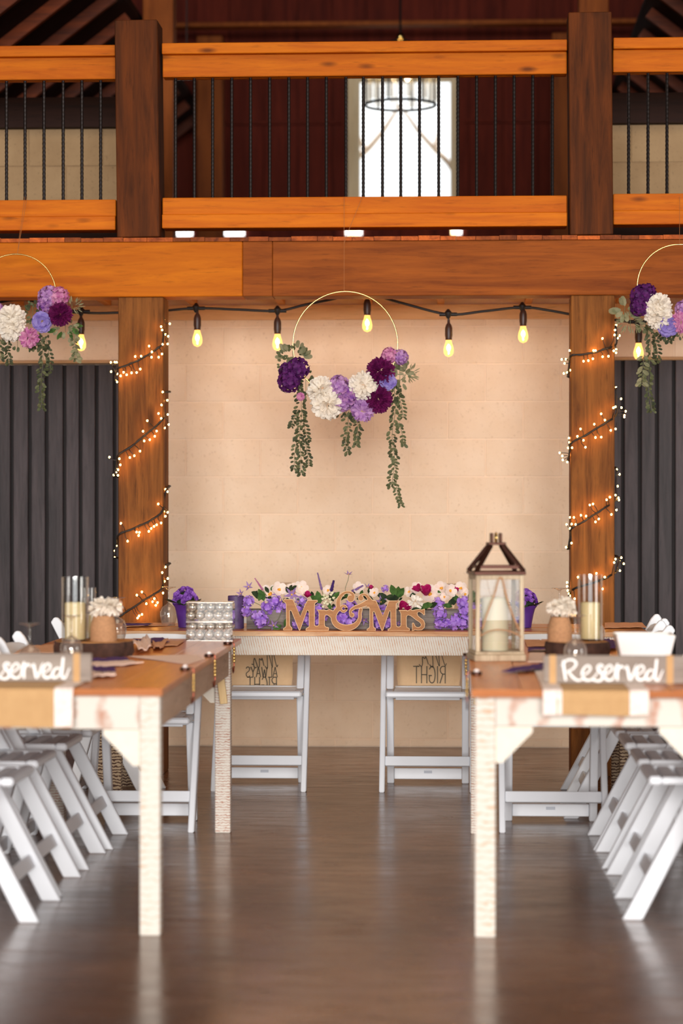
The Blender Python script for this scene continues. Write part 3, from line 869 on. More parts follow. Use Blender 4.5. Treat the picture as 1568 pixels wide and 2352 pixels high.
# ================================================================== FOLDING CHAIRS
def make_chair(label, group):
    """sitter looks towards -y; origin on the floor under the middle of the chair"""
    t = thing('folding_chair', label, 'chair', group=group)
    sl = .41 / .80
    P = lambda z, x: (x, -.22 + sl * z, z)
    for s in (-1, 1):
        x = s * .207
        mb = MB(); m = [P(0, x), P(.80, x)]
        w = .032
        mb.prism([(m[0][1] - w, 0), (m[0][1] + w, 0), (m[1][1] + w * .8, .79), (m[1][1] + w * .35, .812), (m[1][1] - w * .2, .812), (m[1][1] - w * .8, .79)], x - .0125, x + .0125)
        mb.v = [(b, a, c) for a, b, c in mb.v]
        obj('long_leg', mb, 'resin', t, bev=.004, fix=True)
        mb = MB(); xr = s * .176
        mb.prism([(.135 - .024, 0), (.135 + .024, 0), (.02 + .024, .42), (.02 - .024, .42)], xr - .0165, xr + .0165)
        mb.v = [(b, a, c) for a, b, c in mb.v]
        obj('rear_leg', mb, 'resin', t, bev=.004, fix=True)
        mb = MB(); q = [P(.455, xr), P(.60, xr)]
        mb.prism([(q[0][1] - .02, .455), (q[0][1] + .02, .455), (q[1][1] + .02, .59), (q[1][1] + .008, .607), (q[1][1] - .012, .607), (q[1][1] - .02, .59)], xr - .0165, xr + .0165)
        mb.v = [(b, a, c) for a, b, c in mb.v]
        obj('back_upright', mb, 'resin', t, bev=.004, fix=True)
    p = P(.133, 0)
    obj('front_stretcher', MB().bar((-.1945, p[1], .133), (.1945, p[1], .133), .046, .018, (0, sl, 1)), 'resin', t, bev=.003)
    rb = obj('rear_stretcher', MB().box(-.159, .159, .115, .133, .02, .072), 'resin', t, bev=.003)
    obj('name_plate', MB().box(-.019, .019, .1135, .1155, .048, .061), 'tag', rb)
    # seat: rounded frame with slats
    y0, y1 = -.165, .205
    obj('seat_frame', MB().box(-.192, .192, y0, y0 + .042, .426, .454), 'resin', t, bev=.007)
    obj('seat_frame', MB().box(-.192, -.158, y0 + .042, y1, .428, .452), 'resin', t, bev=.004)
    obj('seat_frame', MB().box(.158, .192, y0 + .042, y1, .428, .452), 'resin', t, bev=.004)
    obj('seat_frame', MB().box(-.158, .158, y1 - .034, y1, .428, .455), 'resin', t, bev=.004)
    n = 5; a = y0 + .042; pitch = (y1 - .034 - a) / n
    s0 = None
    for k in range(n):
        yy = a + (k + .5) * pitch
        if s0 is None: o = s0 = obj('slat', MB().box(-.1575, .1575, -pitch / 2 + .009, pitch / 2 - .009, .430, .450), 'resin', t, bev=.003)
        else: o = inst('slat', s0, t)
        o.location = (0, yy, 0)
    u = obj('under_bar', MB().box(-.15, .15, -.03, -.012, .405, .4255), 'resin', t, bev=.002)
    o = obj('hinge_pin', MB().lathe([(.009, -.2), (.009, .2)], (0, 0, 0), 10), 'resin', t, smooth=.6)
    o.location = (0, .028, .415); o.rotation_euler = (0, PI / 2, 0)
    # top of the back: a curved panel whose ends are rounded
    for z0, z1, dp in ((.655, .775, .0),):
        rows = []
        for i in range(5):
            z = z0 + (z1 - z0) * i / 4; row = []
            for k in range(9):
                u_ = -1 + k / 4; row.append((u_ * .193, -.22 + sl * z + .03 - .03 * u_ * u_, z - (.012 * u_ ** 4 if i == 4 else 0)))
            rows.append(row)
        obj('back_panel', MB().sheet(rows, .014, (0, -1, 0)), 'resin', t, fix=True)
    return t


chair0 = make_chair('', '')
used = [False]


def place_chair(x, y, rz, label, group):
    t = chair0 if not used[0] else copy_tree(chair0)
    used[0] = True
    t.location = (x, y, 0); t.rotation_euler = (0, 0, rz); t['label'] = label; t['group'] = group
    return t


ORD = ['nearest the camera', 'second from the camera', 'third from the camera', 'farthest from the camera']
for k, (ya, yb) in enumerate(((7.58, 8.02), (8.08, 8.53), (8.68, 9.10), (9.19, 9.62))):
    place_chair(-1.36 - .22 + .02 - R_.uniform(0, .02), (ya + yb) / 2 - .012, PI / 2, 'white folding chair at the left table\'s outer side, ' + ORD[k], 'white chairs along the left table')
for k, (ya, yb) in enumerate(((7.72, 8.16), (8.23, 8.67), (8.79, 9.23), (9.26, 9.68))):
    place_chair(.552 + .22 + R_.uniform(-.01, .02), (ya + yb) / 2 - .012, -PI / 2, 'white folding chair at the right table\'s outer side, ' + ORD[k], 'white chairs along the right table')
place_chair(at(317, 1922, 9.62).x, 9.62 + .29, 0, 'white folding chair facing us under the far end of the left table', 'white chairs at the table ends')
place_chair(at(1272, 1912, 9.72).x, 9.72 + .245, 0, 'white folding chair facing us under the far end of the right table', 'white chairs at the table ends')
c1x, c2x = at(593.5, 1822, 11.06).x, at(980.5, 1822, 11.06).x
hc1 = place_chair(c1x, 11.29, 0, 'white folding chair at the head table with the burlap ALWAYS RIGHT panel', 'white chairs behind the head table')
hc2 = place_chair(c2x, 11.29, 0, 'white folding chair at the head table with the burlap Mr. RIGHT panel', 'white chairs behind the head table')
place_chair(-1.60, 10.95, PI / 2, 'white folding chair at the left end of the head table', 'white chairs at the ends of the head table')
place_chair(0.725, 10.985, -PI / 2, 'white folding chair at the right end of the head table, beside its twin', 'white chairs at the ends of the head table')
place_chair(0.695, 10.385, -PI / 2, 'white folding chair near the right corner of the head table, behind the bowl', 'white chairs at the ends of the head table')

# ------------------------------------------------------------------ burlap panels with mirrored handwriting (we see their backs)
GL = {  # thin capitals on a 1 x 1.6 cell, y up
    'A': [[(0, 0), (.45, 1.6), (.9, 0)], [(.18, .55), (.74, .55)]], 'L': [[(0, 1.6), (0, 0), (.75, 0)]],
    'W': [[(0, 1.6), (.28, 0), (.55, 1.2), (.82, 0), (1.1, 1.6)]], 'Y': [[(0, 1.6), (.42, .8), (.85, 1.6)], [(.42, .8), (.42, 0)]],
    'S': [[(.75, 1.35), (.55, 1.58), (.2, 1.55), (.05, 1.25), (.25, .92), (.6, .72), (.75, .4), (.55, .06), (.2, .03), (0, .25)]],
    'R': [[(0, 0), (0, 1.6)], [(0, 1.58), (.5, 1.56), (.75, 1.25), (.5, .9), (0, .86)], [(.35, .86), (.8, 0)]],
    'I': [[(.1, 0), (.1, 1.6)]], 'G': [[(.85, 1.3), (.6, 1.58), (.25, 1.5), (.02, .95), (.12, .25), (.5, .02), (.85, .25), (.85, .72)], [(.5, .72), (.98, .72)]],
    'H': [[(0, 0), (0, 1.6)], [(.8, 0), (.8, 1.6)], [(0, .8), (.8, .8)]], 'T': [[(.45, 0), (.45, 1.58)], [(0, 1.58), (.95, 1.58)]],
    'm': [[(-.1, .3), (0, .1), (.15, .5), (.5, 1.7), (.55, 1.2), (.5, .05), (.75, .8), (1.05, 1.65), (1.1, 1.2), (1.05, .05), (1.2, .0), (1.35, .2)]],
    'r': [[(0, .2), (.22, .9), (.3, .7), (.52, .85), (.5, .3), (.6, .02), (.8, .2)]],
    's': [[(0, .2), (.32, .9), (.42, .35), (.3, .02), (.08, .05)], [(.42, .3), (.65, .35)]], '.': [[(.1, .02), (.16, .08)]]}
ADV = {'A': 1.12, 'L': .95, 'W': 1.32, 'Y': 1.05, 'S': 1.0, 'R': 1.05, 'I': .45, 'G': 1.25, 'H': 1.1, 'T': 1.1, 'm': 1.45, 'r': .75, 's': .6, '.': .4}


def burlap_panel(px0, px1, py0, py1, Y, lines, label, tilt=0):
    a, b = at(px0, py1, Y), at(px1, py0, Y)
    p = thing('burlap_panel', label, 'banner', ((a.x + b.x) / 2, Y, a.z), group='burlap chair panels')
    w = (b.x - a.x) / 2; h = b.z - a.z
    rows = [[(w * u * (1 - .04 * (i == 0 and abs(u) > .9)), .004 * math.sin(5 * u + i), h * i / 6 + (.01 * u * tilt)) for u in [-1 + k / 5 for k in range(11)]] for i in range(7)]
    obj('cloth', MB().sheet(rows, .002, (0, -1, 0)), 'burlap_pale', p, fix=True)
    for text, ax0, ax1, ay0, ay1, wd in lines:
        q0, q1 = at(ax0, ay1, Y), at(ax1, ay0, Y)
        tot = sum(ADV[ch] for ch in text) - .12; u = 0; mb = MB()
        sx = (q1.x - q0.x) / tot; sz = (q1.z - q0.z) / 1.6
        for ch in text:
            for st in GL[ch]:
                def mp(x, z, u=u): return (q1.x - (u + x) * sx - p.location.x, q0.z + z * sz - p.location.z)   # mirrored
                sm = st if ch in 'ALWYRIHT' and len(st) <= 3 or ch == 'W' else smooth2(st, 1, 3)[0]
                if len(sm) == 5 and ch == 'R': sm = smooth2(st, 1, 3)[0]
                for i in range(len(sm) - 1):
                    A, B = mp(*sm[i]), mp(*sm[i + 1])
                    mb.bar((A[0], -.001, A[1]), (B[0], -.001, B[1]), wd, .016, (B[1] - A[1], 0, A[0] - B[0]))
            u += ADV[ch]
        obj('lettering', mb, 'ink', p)
    return p


YB = 11.53
burlap_panel(522, 672, 1452, 1576.5, YB, [('mrs.', 573, 636, 1494, 1534, .0035), ('ALWAYS', 564, 637, 1532, 1555, .004), ('RIGHT', 567, 635, 1555, 1588, .0045)],
             'burlap panel lettered Mrs. ALWAYS RIGHT, seen from behind, hanging on a chair')
burlap_panel(911, 1057, 1452, 1574, YB, [('mr.', 956, 1022, 1490, 1531, .0035), ('RIGHT', 948, 1022, 1530, 1569, .0045)],
             'burlap panel lettered Mr. RIGHT, seen from behind, hanging on a chair', 0)


# ================================================================== THINGS ON THE TABLES
ZS = ZT + .0006


# ---- burlap runners with lace borders, hanging over the near table ends
def runner(x0, x1, table_x, y1, drop_px, label):
    a = at(x0, 1600, 7.318).x; b = at(x1, 1600, 7.318).x; cx = (a + b) / 2
    o = thing('table_runner', label, 'runner', (cx, 7.318, ZS))
    zl = at(784, drop_px, 7.318).z - ZS

    def strip(u0, u1, n, mat, lift, nm):
        prof = [(y1 - 7.318, 0), (.1, 0), (.016, 0), (.006, -.002), (.0, -.008), (-.002, -.03), (-.001, zl * .5), (.0, zl)]
        rows = []
        for yy, zz in prof:
            rows.append([(u0 + (u1 - u0) * k / n, yy - (lift if zz < -.001 else 0) + (.0015 * math.sin(9 * k) if zz < -.02 else 0), zz + (lift if zz > -.001 else 0) + (.0015 * math.sin(13 * k) if zz == zl else 0)) for k in range(n + 1)])
        obj(nm, MB().sheet(rows, .0012, (0, -.7, .7)), mat, o, fix=True)
    w = (b - a) / 2; lw = .058
    strip(-w, w, 14, 'burlap', .0, 'cloth'); strip(-w + .001, -w + lw, 4, 'lace', .002, 'lace_border'); strip(w - lw, w - .001, 4, 'lace', .002, 'lace_border')
    return o


runner(-95, 168, 0, 8.2, 1673, 'burlap runner with lace borders hanging over the end of the left table')
runner(1246, 1490, 0, 8.2, 1641, 'burlap runner with lace borders hanging over the end of the right table')

# ---- "Reserved" signs
RES = [([(752, 915), (757, 970), (768, 1042)], [20, 26, 22]), ([(742, 945), (772, 912), (815, 906), (840, 930), (820, 965), (778, 987)], [12, 18, 20, 22, 18, 14]),
       ([(785, 985), (815, 1022), (850, 1046), (885, 1036)], [16, 24, 20, 12]),
       ([(880, 1015), (915, 995), (938, 965), (920, 944), (892, 965), (880, 1005), (900, 1040), (940, 1042), (972, 1012)], [12, 16, 18, 16, 20, 26, 24, 18, 12]),
       ([(972, 1012), (998, 972), (1018, 946)], [12, 12, 14]), ([(1024, 948), (1000, 938), (984, 962), (1008, 993), (1022, 1022), (996, 1050), (958, 1042)], [16, 16, 20, 24, 24, 20, 20]),
       ([(1020, 1018), (1060, 992), (1088, 965), (1070, 941), (1042, 965), (1030, 1005), (1050, 1040), (1085, 1038), (1112, 996)], [12, 16, 18, 16, 20, 26, 24, 18, 14]),
       ([(1102, 1000), (1110, 962), (1120, 938)], [12, 14, 20]), ([(1121, 938), (1119, 990), (1121, 1040)], [24, 26, 22]), ([(1122, 992), (1132, 962), (1148, 948), (1160, 958)], [14, 18, 22, 18]),
       ([(1174, 968), (1186, 946), (1194, 985), (1207, 1040), (1226, 1004), (1242, 960), (1252, 940)], [10, 18, 26, 28, 20, 16, 10]),
       ([(1252, 1012), (1290, 985), (1302, 960), (1282, 942), (1256, 972), (1250, 1014), (1274, 1042), (1310, 1026), (1326, 1010)], [12, 16, 18, 16, 20, 26, 24, 18, 12]),
       ([(1372, 985), (1346, 973), (1316, 1002), (1320, 1038), (1350, 1032), (1376, 990)], [14, 18, 24, 22, 18, 16]), ([(1388, 906), (1382, 970), (1379, 1030), (1400, 1042), (1430, 975)], [24, 24, 24, 18, 10])]


def reserved(dx, dy, label):
    Y = 7.55; f = ppm(Y)
    a, b = at(1248 + dx, 1559 + dy, Y), at(1572 + dx, 1496 + dy, Y)
    w = (b.x - a.x) / 2; h = b.z - a.z
    s = thing('reserved_sign', label, 'sign', ((a.x + b.x) / 2, Y, ZS + .0035), 0, 'reserved signs')
    s.rotation_euler = (math.radians(0), 0, 0)
    obj('board', MB().box(-w, w, -.001, .018, 0, h), 'sign', s, bev=.002)
    for px in (1269, 1538):
        x = at(px + dx, 1500, Y).x - s.location.x
        obj('ribbon_band', MB().box(x - .0105, x + .0105, -.0022, .0192, -.0010, h + .0012), 'burlap', s)
    mb = MB()
    z0 = ZS + .0035
    for i, (pts, ws) in enumerate(RES):
        k = 1 / 2.9697
        q = [((1040 + x * k), (1200 + y * k) ) for x, y in pts]
        zoff = at(784, 1559 + dy, Y).z
        mp = lambda u, v_: (at(u + dx, v_ + dy, Y).x - s.location.x, at(784, v_ + dy, Y).z - zoff)
        mb.ribbon(q, [v_ * k * .66 for v_ in ws], -.0022 - .0001 * i, -.0011, mp, 4)
    obj('lettering', mb, 'chalk', s, fix=True)
    return s


reserved(0, 0, 'grey wooden sign painted Reserved on the right table, complete word in view')
reserved(-1362, 9, 'grey wooden sign painted Reserved on the left table, its first letters cut off')


# ---- wine glasses standing upside down
def make_glass():
    t = thing('wine_glass', '', 'glass')
    H = .205
    rim = [(.030, 0), (.036, .03), (.040, .055), (.039, .075), (.031, .097), (.016, .110), (.0055, .118)]
    obj('bowl', MB().lathe(rim + [(.0045, .119), (.015, .1085), (.030, .0955), (.0382, .074), (.0392, .055), (.0352, .03), (.0292, 0)], (0, 0, 0), 28, True), 'wineglass', t, smooth=True)
    obj('stem', MB().lathe([(.0052, .118), (.0036, .135), (.0034, .175), (.005, .192)], (0, 0, 0), 12), 'wineglass', t, smooth=True)
    obj('foot', MB().lathe([(.005, .190), (.012, .197), (.032, .2025), (.0345, .204), (.0345, .2055), (0.0001, .2065)], (0, 0, 0), 28), 'wineglass', t, smooth=.7)
    return t


glass0 = make_glass(); first = [True]
for px, yt, Y, lb in ((68, 1436, 8.0, 'upturned wine glass nearest the left edge, behind the cut-off Reserved sign'), (164, 1414, 8.45, 'upturned wine glass in front of the tall candle cylinder on the left table'),
                      (268, 1372, 9.75, 'upturned wine glass just behind the white flowers of the left table'), (387, 1348, 11.05, 'upturned wine glass on the head table beside the left purple pot'),
                      (653, 1337, 11.12, 'upturned wine glass behind the planter, its foot over the white orchids'), (1041, 1339, 11.14, 'upturned wine glass behind the planter, next to the lantern'),
                      (1284, 1349, 10.95, 'upturned wine glass behind the white flowers of the right table'), (1321, 1411, 8.3, 'upturned wine glass in front of the candle on the right table'),
                      (1366, 1371 + 30, 9.6, 'upturned wine glass behind the candle cylinder on the right table')):
    g = glass0 if first[0] else copy_tree(glass0); first[0] = False
    x = at(px, 1450, Y).x; g.location = (x, Y, ZS); zt_ = at(784, yt, Y).z - ZS
    if Y > 10.6: g.location.y = min(Y, 11.25)
    s = max(.8, min(1.15, zt_ / .2065)); g.scale = (1, 1, s)
    g['label'] = lb; g['group'] = 'upturned wine glasses'


# ---- flowers: building blocks
def flower_hydrangea(r, n, fr=.30, seed=1, dome=1.0, sq=.9):
    q = random.Random(seed); mb = MB(); ga = PI * (3 - 5 ** .5)
    mb.ball((0, 0, 0), r * .74, 14, 9, sq)
    for i in range(n):
        z = 1 - 2 * (i + .5) / n * dome; rr = (1 - z * z) ** .5; th = ga * i + q.uniform(-.2, .2)
        nr = Vector((rr * math.cos(th), rr * math.sin(th), z)); c = nr * r * q.uniform(.86, 1.0); c.z *= sq
        u = nr.orthogonal().normalized(); w = nr.cross(u); a0 = q.uniform(0, 2)
        for k in range(4):
            a = a0 + k * PI / 2; d = u * math.cos(a) + w * math.sin(a) + nr * .22
            mb.petal(c, d, nr, r * fr * q.uniform(.85, 1.15), r * fr * .95, .05, .22, ((0, .2), (.55, 1.0), (1, .6)))
    return mb


def flower_dome(r, n, L, W, seed=1, zmin=-.25, jit=.25, flare=.62, curl=-.12, cup=.25, dens=1.1):
    """petals overlapping over a rounded head, +z the way it faces"""
    q = random.Random(seed); mb = MB(); ga = PI * (3 - 5 ** .5)
    for i in range(n):
        z = 1 - (1 - zmin) * ((i + .5) / n) ** dens; rho = max(.02, (1 - min(1, z * z)) ** .5); th = ga * i + q.uniform(-.2, .2)
        nr = Vector((rho * math.cos(th), rho * math.sin(th), z)); tg = Vector((z * math.cos(th), z * math.sin(th), -rho))
        d = nr * (1 - flare * q.uniform(.6, 1.2)) + tg * flare + Vector((q.uniform(-jit, jit), q.uniform(-jit, jit), q.uniform(-jit, jit)))
        mb.petal(nr * r * .48, d, nr, r * L * q.uniform(.85, 1.15), r * W * q.uniform(.85, 1.15), curl, cup, ((0, .45), (.45, .95), (.8, 1.0), (1, .5)))
    return mb


def flower_peony(r, seed=1, n=150, w=.30): return flower_dome(r, n, .56, w, seed, -.3, .38, .38, .1, .4)


def flower_mum(r, seed=1, n=190): return flower_dome(r, n + 50, .60, .17, seed, -.25, .14, .42, .22, .5, 1.2)


def flower_star(r, n=5, wd=.34, seed=1):
    mb = MB(); q = random.Random(seed)
    for k in range(n):
        a = 2 * PI * k / n + q.uniform(-.1, .1); d = Vector((math.cos(a), math.sin(a), .28))
        mb.petal((0, 0, 0), d, (0, 0, 1), r, r * wd, .2, .2, ((0, .5), (.4, 1.0), (1, .12)))
    return mb


def flower_open(r, n=5, wd=.85, seed=1, curl=.3, lift=.35):
    """broad rounded petals: orchids and open blooms"""
    mb = MB(); q = random.Random(seed)
    for k in range(n):
        a = 2 * PI * k / n + q.uniform(-.12, .12); d = Vector((math.cos(a), math.sin(a), lift))
        mb.petal(Vector((math.cos(a), math.sin(a), 0)) * r * .06, d, (0, 0, 1), r * q.uniform(.9, 1.08), r * wd, curl * .5, .3, ((0, .3), (.3, .8), (.65, 1.0), (.9, .75), (1, .35)))
    return mb


def flower_tulip(r, seed=1, n=6):
    mb = MB(); q = random.Random(seed)
    for k in range(n):
        a = 2 * PI * k / n + (PI / n if k % 2 else 0); tilt = 1.05 if k % 2 else .8
        d = Vector((math.cos(a) * math.cos(tilt), math.sin(a) * math.cos(tilt), math.sin(tilt)))
        mb.petal(Vector((math.cos(a), math.sin(a), 0)) * r * .15, d, -Vector((math.cos(a), math.sin(a), 0)), r * 1.15, r * .95, .12, .45, ((0, .45), (.4, 1.0), (.75, .9), (1, .3)))
    return mb


def leaf_mesh(name, L, wd, mat, fold=.25, curl=.15, pointed=True):
    mb = MB(); rows = ((0, .12), (.25, .8), (.55, 1.0), (.82, .6), (1, .06)) if pointed else ((0, .2), (.25, .85), (.6, 1.0), (.88, .75), (1, .35))
    mb.petal((0, 0, 0), (0, 1, 0), (0, 0, 1), L, L * wd, curl, fold, rows)
    return mesh_of(name, mb, mat, True)


LEAF = {'euca': leaf_mesh('eucalyptus_leaf', .019, .62, 'euca', pointed=False), 'euca_dark': leaf_mesh('eucalyptus_leaf', .019, .62, 'euca_dark', pointed=False),
        'sage': leaf_mesh('sage_leaf', .034, .55, 'sage', pointed=False), 'leaf': leaf_mesh('green_leaf', .05, .5, 'leaf'), 'dark': leaf_mesh('dark_leaf', .05, .52, 'leaf_dark'),
        'needle': leaf_mesh('needle_leaf', .026, .16, 'sage'), 'round': leaf_mesh('round_leaf', .014, .8, 'euca', pointed=False)}


def facing(o, p, d=(0, -1, .25), roll=0):
    d = Vector(d).normalized(); u = d.orthogonal().normalized(); v_ = d.cross(u)
    m = Matrix(((u.x, v_.x, d.x, p[0]), (u.y, v_.y, d.y, p[1]), (u.z, v_.z, d.z, p[2]), (0, 0, 0, 1)))
    o.matrix_local = m @ Matrix.Rotation(roll, 4, 'Z'); return o


# ---- "Mr & Mrs" letters standing in front of the planter
YM = 10.665
ms = thing('mr_and_mrs_sign', 'stained wooden cut-out letters reading Mr & Mrs before the planter', 'sign', (at(813, 1449, YM).x, YM, ZS))
zb = at(784, 1449, YM).z
mpA = lambda u, v_: (at(640 + u / 8.711, 1400, YM).x - ms.location.x, at(784, 1350 + v_ / 8.711, YM).z - zb)
mpB = lambda u, v_: (at(800 + u / 8.2526, 1400, YM).x - ms.location.x, at(784, 1350 + v_ / 8.2526, YM).z - zb)
MR = [(90, 258), (96, 246), (110, 240), (265, 240), (285, 246), (298, 265), (428, 582), (560, 275), (572, 260), (592, 255), (765, 255), (777, 263), (775, 290), (765, 300), (735, 312), (720, 345), (718, 740), (722, 760), (738, 771),
      (772, 771), (790, 760), (798, 745), (800, 520), (785, 475), (765, 455), (768, 449), (915, 448), (948, 462), (1010, 438), (1055, 452), (1085, 468), (1140, 440), (1160, 520), (1080, 640), (1030, 600), (990, 565), (950, 550), (930, 565),
      (922, 590), (918, 740), (925, 770), (940, 788), (990, 800), (1004, 820), (1000, 860), (990, 865), (548, 865), (538, 855), (540, 830), (560, 812), (590, 800), (603, 780), (605, 760), (602, 500), (592, 468), (578, 460), (566, 470),
      (428, 858), (416, 866), (404, 858), (262, 500), (248, 472), (232, 464), (222, 475), (220, 500), (222, 740), (235, 785), (265, 808), (270, 830), (265, 862), (95, 862), (88, 850), (92, 822), (130, 800), (144, 775), (148, 740), (145, 340), (130, 310), (95, 295)]
MRS = [(385, 240), (510, 245), (525, 252), (535, 270), (650, 540), (755, 270), (766, 256), (780, 250), (945, 249), (958, 258), (958, 272), (925, 295), (908, 310), (905, 335), (908, 700), (914, 728), (932, 742), (965, 742), (984, 730), (990, 710), (990, 500),
       (975, 460), (952, 434), (958, 428), (1090, 425), (1120, 440), (1170, 412), (1215, 432), (1260, 420), (1330, 410), (1390, 420), (1438, 402), (1448, 412), (1448, 515), (1430, 528), (1395, 490), (1345, 462), (1315, 470), (1306, 495), (1316, 530), (1350, 562),
       (1430, 622), (1452, 690), (1440, 760), (1390, 805), (1320, 812), (1260, 802), (1220, 824), (1206, 818), (1206, 680), (1218, 665), (1240, 672), (1270, 735), (1315, 756), (1362, 738), (1376, 704), (1350, 660), (1270, 610), (1210, 560), (1170, 535),
       (1130, 525), (1108, 540), (1100, 570), (1102, 720), (1112, 755), (1150, 770), (1162, 785), (1160, 815), (1150, 822), (750, 822), (744, 812), (746, 790), (785, 772), (798, 750), (800, 730), (796, 470), (788, 440), (776, 450), (660, 800), (640, 822), (622, 808),
       (498, 480), (484, 456), (470, 462), (468, 490), (474, 735), (490, 762), (512, 770), (517, 785), (514, 818), (505, 823), (355, 825), (347, 812), (352, 785), (385, 768), (398, 740), (400, 400), (385, 372), (350, 380), (330, 330)]
AMP = [([(1440, 222), (1441, 223)], 148), ([(1490, 190), (1478, 140), (1430, 104), (1375, 96), (1320, 108), (1262, 148), (1215, 215), (1188, 290), (1192, 370), (1200, 430)], [70, 66, 58, 52, 56, 66, 80, 88, 92, 100]),
       ([(1190, 420), (1130, 500), (1100, 580), (1105, 660), (1150, 735), (1230, 785), (1330, 808), (1430, 800), (1520, 762), (1590, 690), (1622, 610), (1624, 520), (1640, 440)], [100, 100, 104, 112, 118, 120, 124, 122, 108, 88, 76, 72, 72]),
       ([(1462, 552), (1463, 553)], 98), ([(1440, 545), (1432, 490), (1462, 440), (1530, 400), (1620, 372), (1710, 335), (1790, 300), (1850, 300)], [56, 56, 62, 72, 84, 100, 120, 120]),
       ([(1642, 214), (1643, 215)], 116), ([(1604, 205), (1640, 158), (1700, 140), (1752, 160), (1790, 205), (1830, 262), (1860, 300)], [40, 44, 46, 54, 66, 76, 80])]


def offset(pts, d):
    n = len(pts); out = []
    ar = sum(pts[i][0] * pts[(i + 1) % n][1] - pts[(i + 1) % n][0] * pts[i][1] for i in range(n)); sg = 1 if ar > 0 else -1
    for i in range(n):
        a, b, c = pts[i - 1], pts[i], pts[(i + 1) % n]; nx = ny = 0
        for p, q in ((a, b), (b, c)):
            dx, dy = q[0] - p[0], q[1] - p[1]; l = math.hypot(dx, dy) or 1; nx += dy / l; ny -= dx / l
        l = math.hypot(nx, ny) or 1; out.append((b[0] + sg * nx / l * d, b[1] + sg * ny / l * d))
    return out


def ring_pts(cx, cy, r, n=20): return [(cx + r * math.cos(2 * PI * k / n), cy + r * math.sin(2 * PI * k / n)) for k in range(n + 1)]


e = 9
for nm, pts, mp in (('letters_mr', MR, mpA), ('letters_mrs', MRS, mpB)):
    lo = obj('letter_edge', MB().prism([mp(*q) for q in pts], -.0035, .0135), 'letter_edge', ms, fix=True)
    obj('letter_face', MB().prism([mp(*q) for q in offset(pts, -e)], -.0043, -.0036), 'letter', lo, fix=True)
mb1, mb2 = MB(), MB()
for k, (pts, wd) in enumerate(AMP + [(ring_pts(1296, 425, 55), 52)]):
    ws = wd if isinstance(wd, list) else [wd] * len(pts); dd = .00004 * k
    mb1.ribbon(pts, ws, -.0035 + dd, .0135 - dd, mpA, 4); mb2.ribbon(pts, [w - 2 * e for w in ws], -.00435 - dd, -.0034, mpA, 4)
lo = obj('letter_edge', mb1, 'letter_edge', ms, fix=True); obj('letter_face', mb2, 'letter', lo, fix=True)

# ---- planter box with the flower arrangement
YPL = 10.76
px0, px1 = at(566, 1440, YPL).x, at(1118, 1440, YPL).x
pl = thing('floral_planter', 'long grey wooden planter full of lilac wisteria, orchids and greenery on the head table', 'planter', ((px0 + px1) / 2, YPL + .08, ZS))
OX, OY, OZ = pl.location
hw = (px1 - px0) / 2; ph = at(784, 1402, YPL).z - at(784, 1446, YPL).z
obj('front_board', MB().box(-hw, hw, -.08, -.065, .0, ph), 'planter', pl, bev=.002)
obj('back_board', MB().box(-hw, hw, .065, .08, .0, ph), 'planter', pl, bev=.002)
obj('end_board', MB().box(-hw, -hw + .014, -.0645, .0645, .0, ph), 'planter', pl, bev=.002)
obj('end_board', MB().box(hw - .014, hw, -.0645, .0645, .0, ph), 'planter', pl, bev=.002)
obj('moss', MB().box(-hw + .015, hw - .015, -.0645, .0645, .002, ph - .012), 'leaf_dark', pl)


def lp(px, py, Y): v_ = at(px, py, Y); return Vector((v_.x - OX, v_.y - OY, v_.z - OZ))


wist = [mesh_of('wisteria_bloom', flower_hydrangea(.021, 13, .55, s, 1.0, 1.15), 'wist', True) for s in (1, 2, 3)]
for i, (px, py, r) in enumerate([(591, 1416, 16), (596, 1437, 12), (615, 1395, 17), (631, 1381, 18), (565, 1404, 13), (571, 1381, 14), (604, 1424, 15), (640, 1402, 15), (655, 1392, 13), (686, 1399, 16), (702, 1422, 16), (682, 1440, 13), (693, 1381, 13), (729, 1399, 15), (729, 1428, 14), (741, 1415, 13), (785, 1418, 18), (804, 1395, 18),
                                 (800, 1428, 15), (776, 1402, 14), (819, 1412, 14), (868, 1436, 14), (881, 1402, 15), (890, 1434, 15), (862, 1420, 11), (878, 1418, 12), (1006, 1385, 15), (1011, 1409, 16), (1009, 1438, 14), (1026, 1441, 12), (1042, 1436, 16), (1064, 1384, 16), (1066, 1404, 16), (1062, 1430, 16), (1082, 1428, 15), (1046, 1420, 12), (1000, 1400, 10), (884, 1352, 9), (1095, 1400, 15), (1100, 1432, 14)]):
    Y = YPL - .018 if py > 1402 else YPL + R_.uniform(-.012, .03)
    py = min(py, 1432)
    o = inst('wisteria_bloom', wist[i % 3], pl); facing(o, lp(px, py, Y), (R_.uniform(-.4, .4), -1, R_.uniform(0, .6)), R_.uniform(0, 6)); o.scale = [r / (ppm(Y) * .021) * .82] * 3
orch = [mesh_of('orchid', flower_open(.036, 5, .92, s), 'orchid', True) for s in (4, 5)]
cup0 = None
